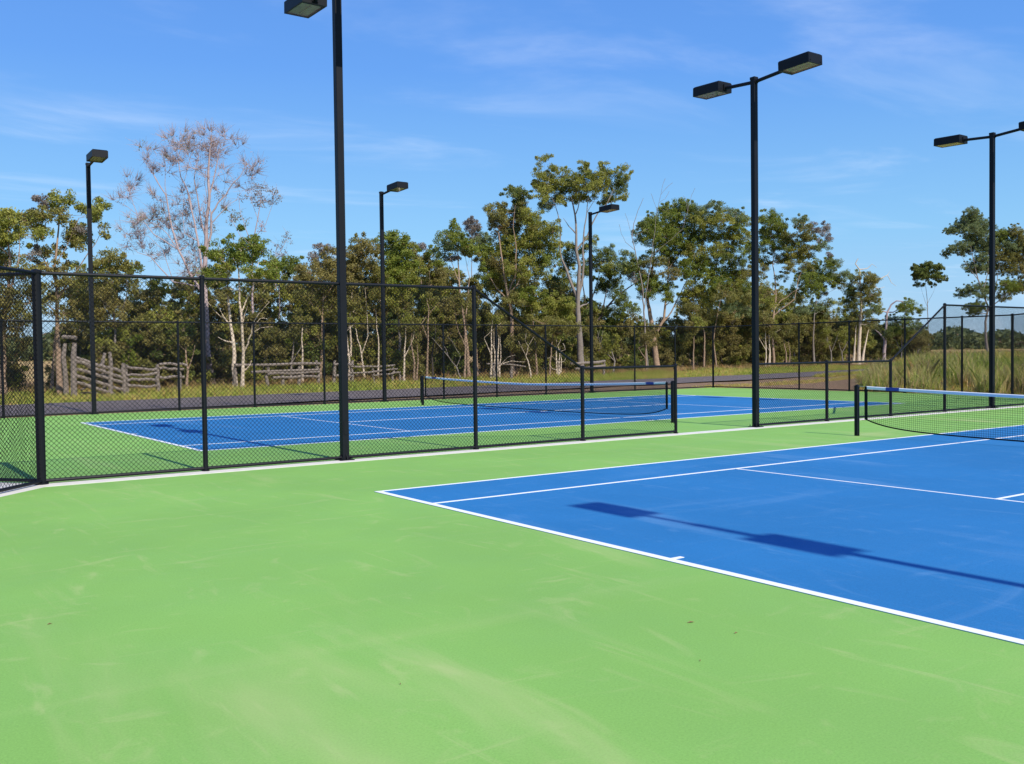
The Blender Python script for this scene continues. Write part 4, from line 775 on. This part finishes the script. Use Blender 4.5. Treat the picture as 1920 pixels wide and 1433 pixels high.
railfence('single weathered rail on two stumps in front of the tall pale trunk',[(1088,684),(1132,679)],[(1070,684,1134,679),(1078,688,1134,684)],40.5,.13,.10)
railfence('low grey rail among dead branches under the sloping rail',[(925,684),(958,684)],[(912,684,985,684)],40.5,.14,.05)
# dead wood
def deadwood(name,label,px,c,stems,r0,bark='white',cat='fallen branch',tw=1):
    tree(name,label,px,c,stems,[],bark=bark,r0=r0,cat=cat,twig=tw)
deadwood('dead_branch','curly white dead branch standing in the grass under the sloping rail',1045,40.3,[[(1047,704),(1048,680),(1050,660),(1046,648),(1052,636)],[(1049,678),(1036,668),(1026,672)],[(1050,664),(1060,656),(1056,644)],[(1048,690),(1036,692),(1030,684)],[(1048,684),(1058,678),(1062,668)]],.07)
deadwood('dead_branch','forked white dead stem behind the sloping fence rail',992,40.6,[[(995,706),(992,686),(986,668),(990,650),(1000,632)],[(988,668),(980,656),(972,640)],[(990,650),(984,638),(986,626)]],.08)
deadwood('dead_branch','pale leaning dead limb behind the far net post',872,41.,[[(868,706),(856,688),(840,668),(820,645),(806,630)],[(840,668),(832,648),(822,632)],[(856,688),(864,668),(848,640),(836,628)]],.07,'grey')
deadwood('fallen_branch','bleached branch lying along the rail under the sloping fence top',950,40.,[[(920,690),(940,683),(960,677),(985,679)],[(940,683),(952,670),(966,666)]],.06,'white')
# litter on the near court
LEAFM=simple('dry_leaf',(.20,.13,.05),.8,noise=.3)
def gnd(px,py): d=ray(px,py); t=-CP[2]/d[2]; return CP+t*d
for i,(px,py,lb) in enumerate(((93,1171,'small dry leaf on the green surface far left foreground'),(1295,1168,'dark twig-like leaf on green just below the baseline, upper one at right'),(1380,1188,'pale dry leaf on green below the baseline at right'),(1313,1240,'tiny dark leaf on green, lowest one right of centre'),(751,1284,'tiny dark leaf on green in the bottom centre'))):
    p=gnd(px,py); L=(.035,.055,.035,.022,.02)[i]; a=(.3,-.3,.1,.5,1.)[i]; u=np.array([math.cos(a),math.sin(a),0]); v_=np.array([-u[1],u[0],0])
    V=[p-u*L/2+(0,0,.004),p+v_*L*.16+(0,0,.010),p+u*L/2+(0,0,.005),p-v_*L*.16+(0,0,.009),p-u*L/2+(0,0,.003),p+v_*L*.16+(0,0,.008),p+u*L/2+(0,0,.0035),p-v_*L*.16+(0,0,.0075)]
    tag(mesh_obj('fallen_leaf',np.array(V),[(0,3,2,1),(4,5,6,7),(0,1,5,4),(1,2,6,5),(2,3,7,6),(3,0,4,7)],LEAFM),lb,'leaf','dry leaves lying on the near court')
#VEG1
# ---------------------------------------------------------------- world, sun, render
SUN_EL=R(39.6)
w=bpy.data.worlds.new('World'); scn.world=w; w.use_nodes=True; n=w.node_tree; L=n.links.new
bg=n.nodes['Background']; sky=n.nodes.new('ShaderNodeTexSky'); sky.sky_type='NISHITA'; sky.sun_disc=False
sky.sun_elevation=SUN_EL; sky.sun_rotation=R(180); sky.air_density=1.25; sky.dust_density=.25; sky.ozone_density=3.2; sky.altitude=30
tc=n.nodes.new('ShaderNodeTexCoord'); sx=n.nodes.new('ShaderNodeSeparateXYZ'); L(tc.outputs['Generated'],sx.inputs[0])
# thin high cirrus: noise on the plane of the cloud layer (direction divided by its height)
mxz=n.nodes.new('ShaderNodeMath'); mxz.operation='MAXIMUM'; mxz.inputs[1].default_value=.05; L(sx.outputs['Z'],mxz.inputs[0])
dv=n.nodes.new('ShaderNodeVectorMath'); dv.operation='DIVIDE'; L(tc.outputs['Generated'],dv.inputs[0])
cb=n.nodes.new('ShaderNodeCombineXYZ'); 
for i in range(3): L(mxz.outputs[0],cb.inputs[i])
L(cb.outputs[0],dv.inputs[1])
mp=n.nodes.new('ShaderNodeMapping'); mp.inputs['Rotation'].default_value=(0,0,.5); mp.inputs['Scale'].default_value=(.7,1.35,1); mp.inputs['Location'].default_value=(2.3,.7,0); L(dv.outputs[0],mp.inputs['Vector'])
no=n.nodes.new('ShaderNodeTexNoise'); no.inputs['Scale'].default_value=.8; no.inputs['Detail'].default_value=7; no.inputs['Roughness'].default_value=.58; no.inputs['Distortion'].default_value=.5; L(mp.outputs[0],no.inputs['Vector'])
mr=n.nodes.new('ShaderNodeMapRange'); mr.interpolation_type='SMOOTHSTEP'; mr.inputs['From Min'].default_value=.50; mr.inputs['From Max'].default_value=.86; mr.inputs['To Max'].default_value=.30; L(no.outputs['Fac'],mr.inputs['Value'])
cr=n.nodes.new('ShaderNodeValToRGB'); e=cr.color_ramp.elements; L(sx.outputs['Z'],cr.inputs[0])
e[0].position=0; e[0].color=(.36,.63,.95,1); e[1].position=.6; e[1].color=(.06,.185,.71,1)
q=e.new(.12); q.color=(.23,.57,.98,1); q=e.new(.28); q.color=(.112,.36,.95,1)
vm=n.nodes.new('ShaderNodeVectorMath'); vm.operation='SCALE'; vm.inputs['Scale'].default_value=6.9; L(cr.outputs[0],vm.inputs[0])
sk2=n.nodes.new('ShaderNodeMix'); sk2.data_type='RGBA'; sk2.inputs['Factor'].default_value=.82; L(sky.outputs[0],sk2.inputs['A']); L(vm.outputs[0],sk2.inputs['B'])
mx=n.nodes.new('ShaderNodeMix'); mx.data_type='RGBA'; L(mr.outputs[0],mx.inputs['Factor']); L(sk2.outputs['Result'],mx.inputs['A']); mx.inputs['B'].default_value=(7.0,7.6,8.6,1)
L(mx.outputs['Result'],bg.inputs['Color']); bg.inputs['Strength'].default_value=.12
ld=bpy.data.lights.new('sun','SUN'); ld.energy=4.3; ld.angle=R(.53); ld.color=(1.,.945,.85)
so=bpy.data.objects.new('sun',ld); COL.objects.link(so); so.rotation_euler=(R(90)-SUN_EL,0,0); so.location=(0,-20,30)
scn.view_settings.view_transform='Standard'; scn.view_settings.look='None'; scn.view_settings.gamma=1; scn.view_settings.exposure=0.25
scn.render.engine='CYCLES'; scn.render.resolution_x=1024; scn.render.resolution_y=764
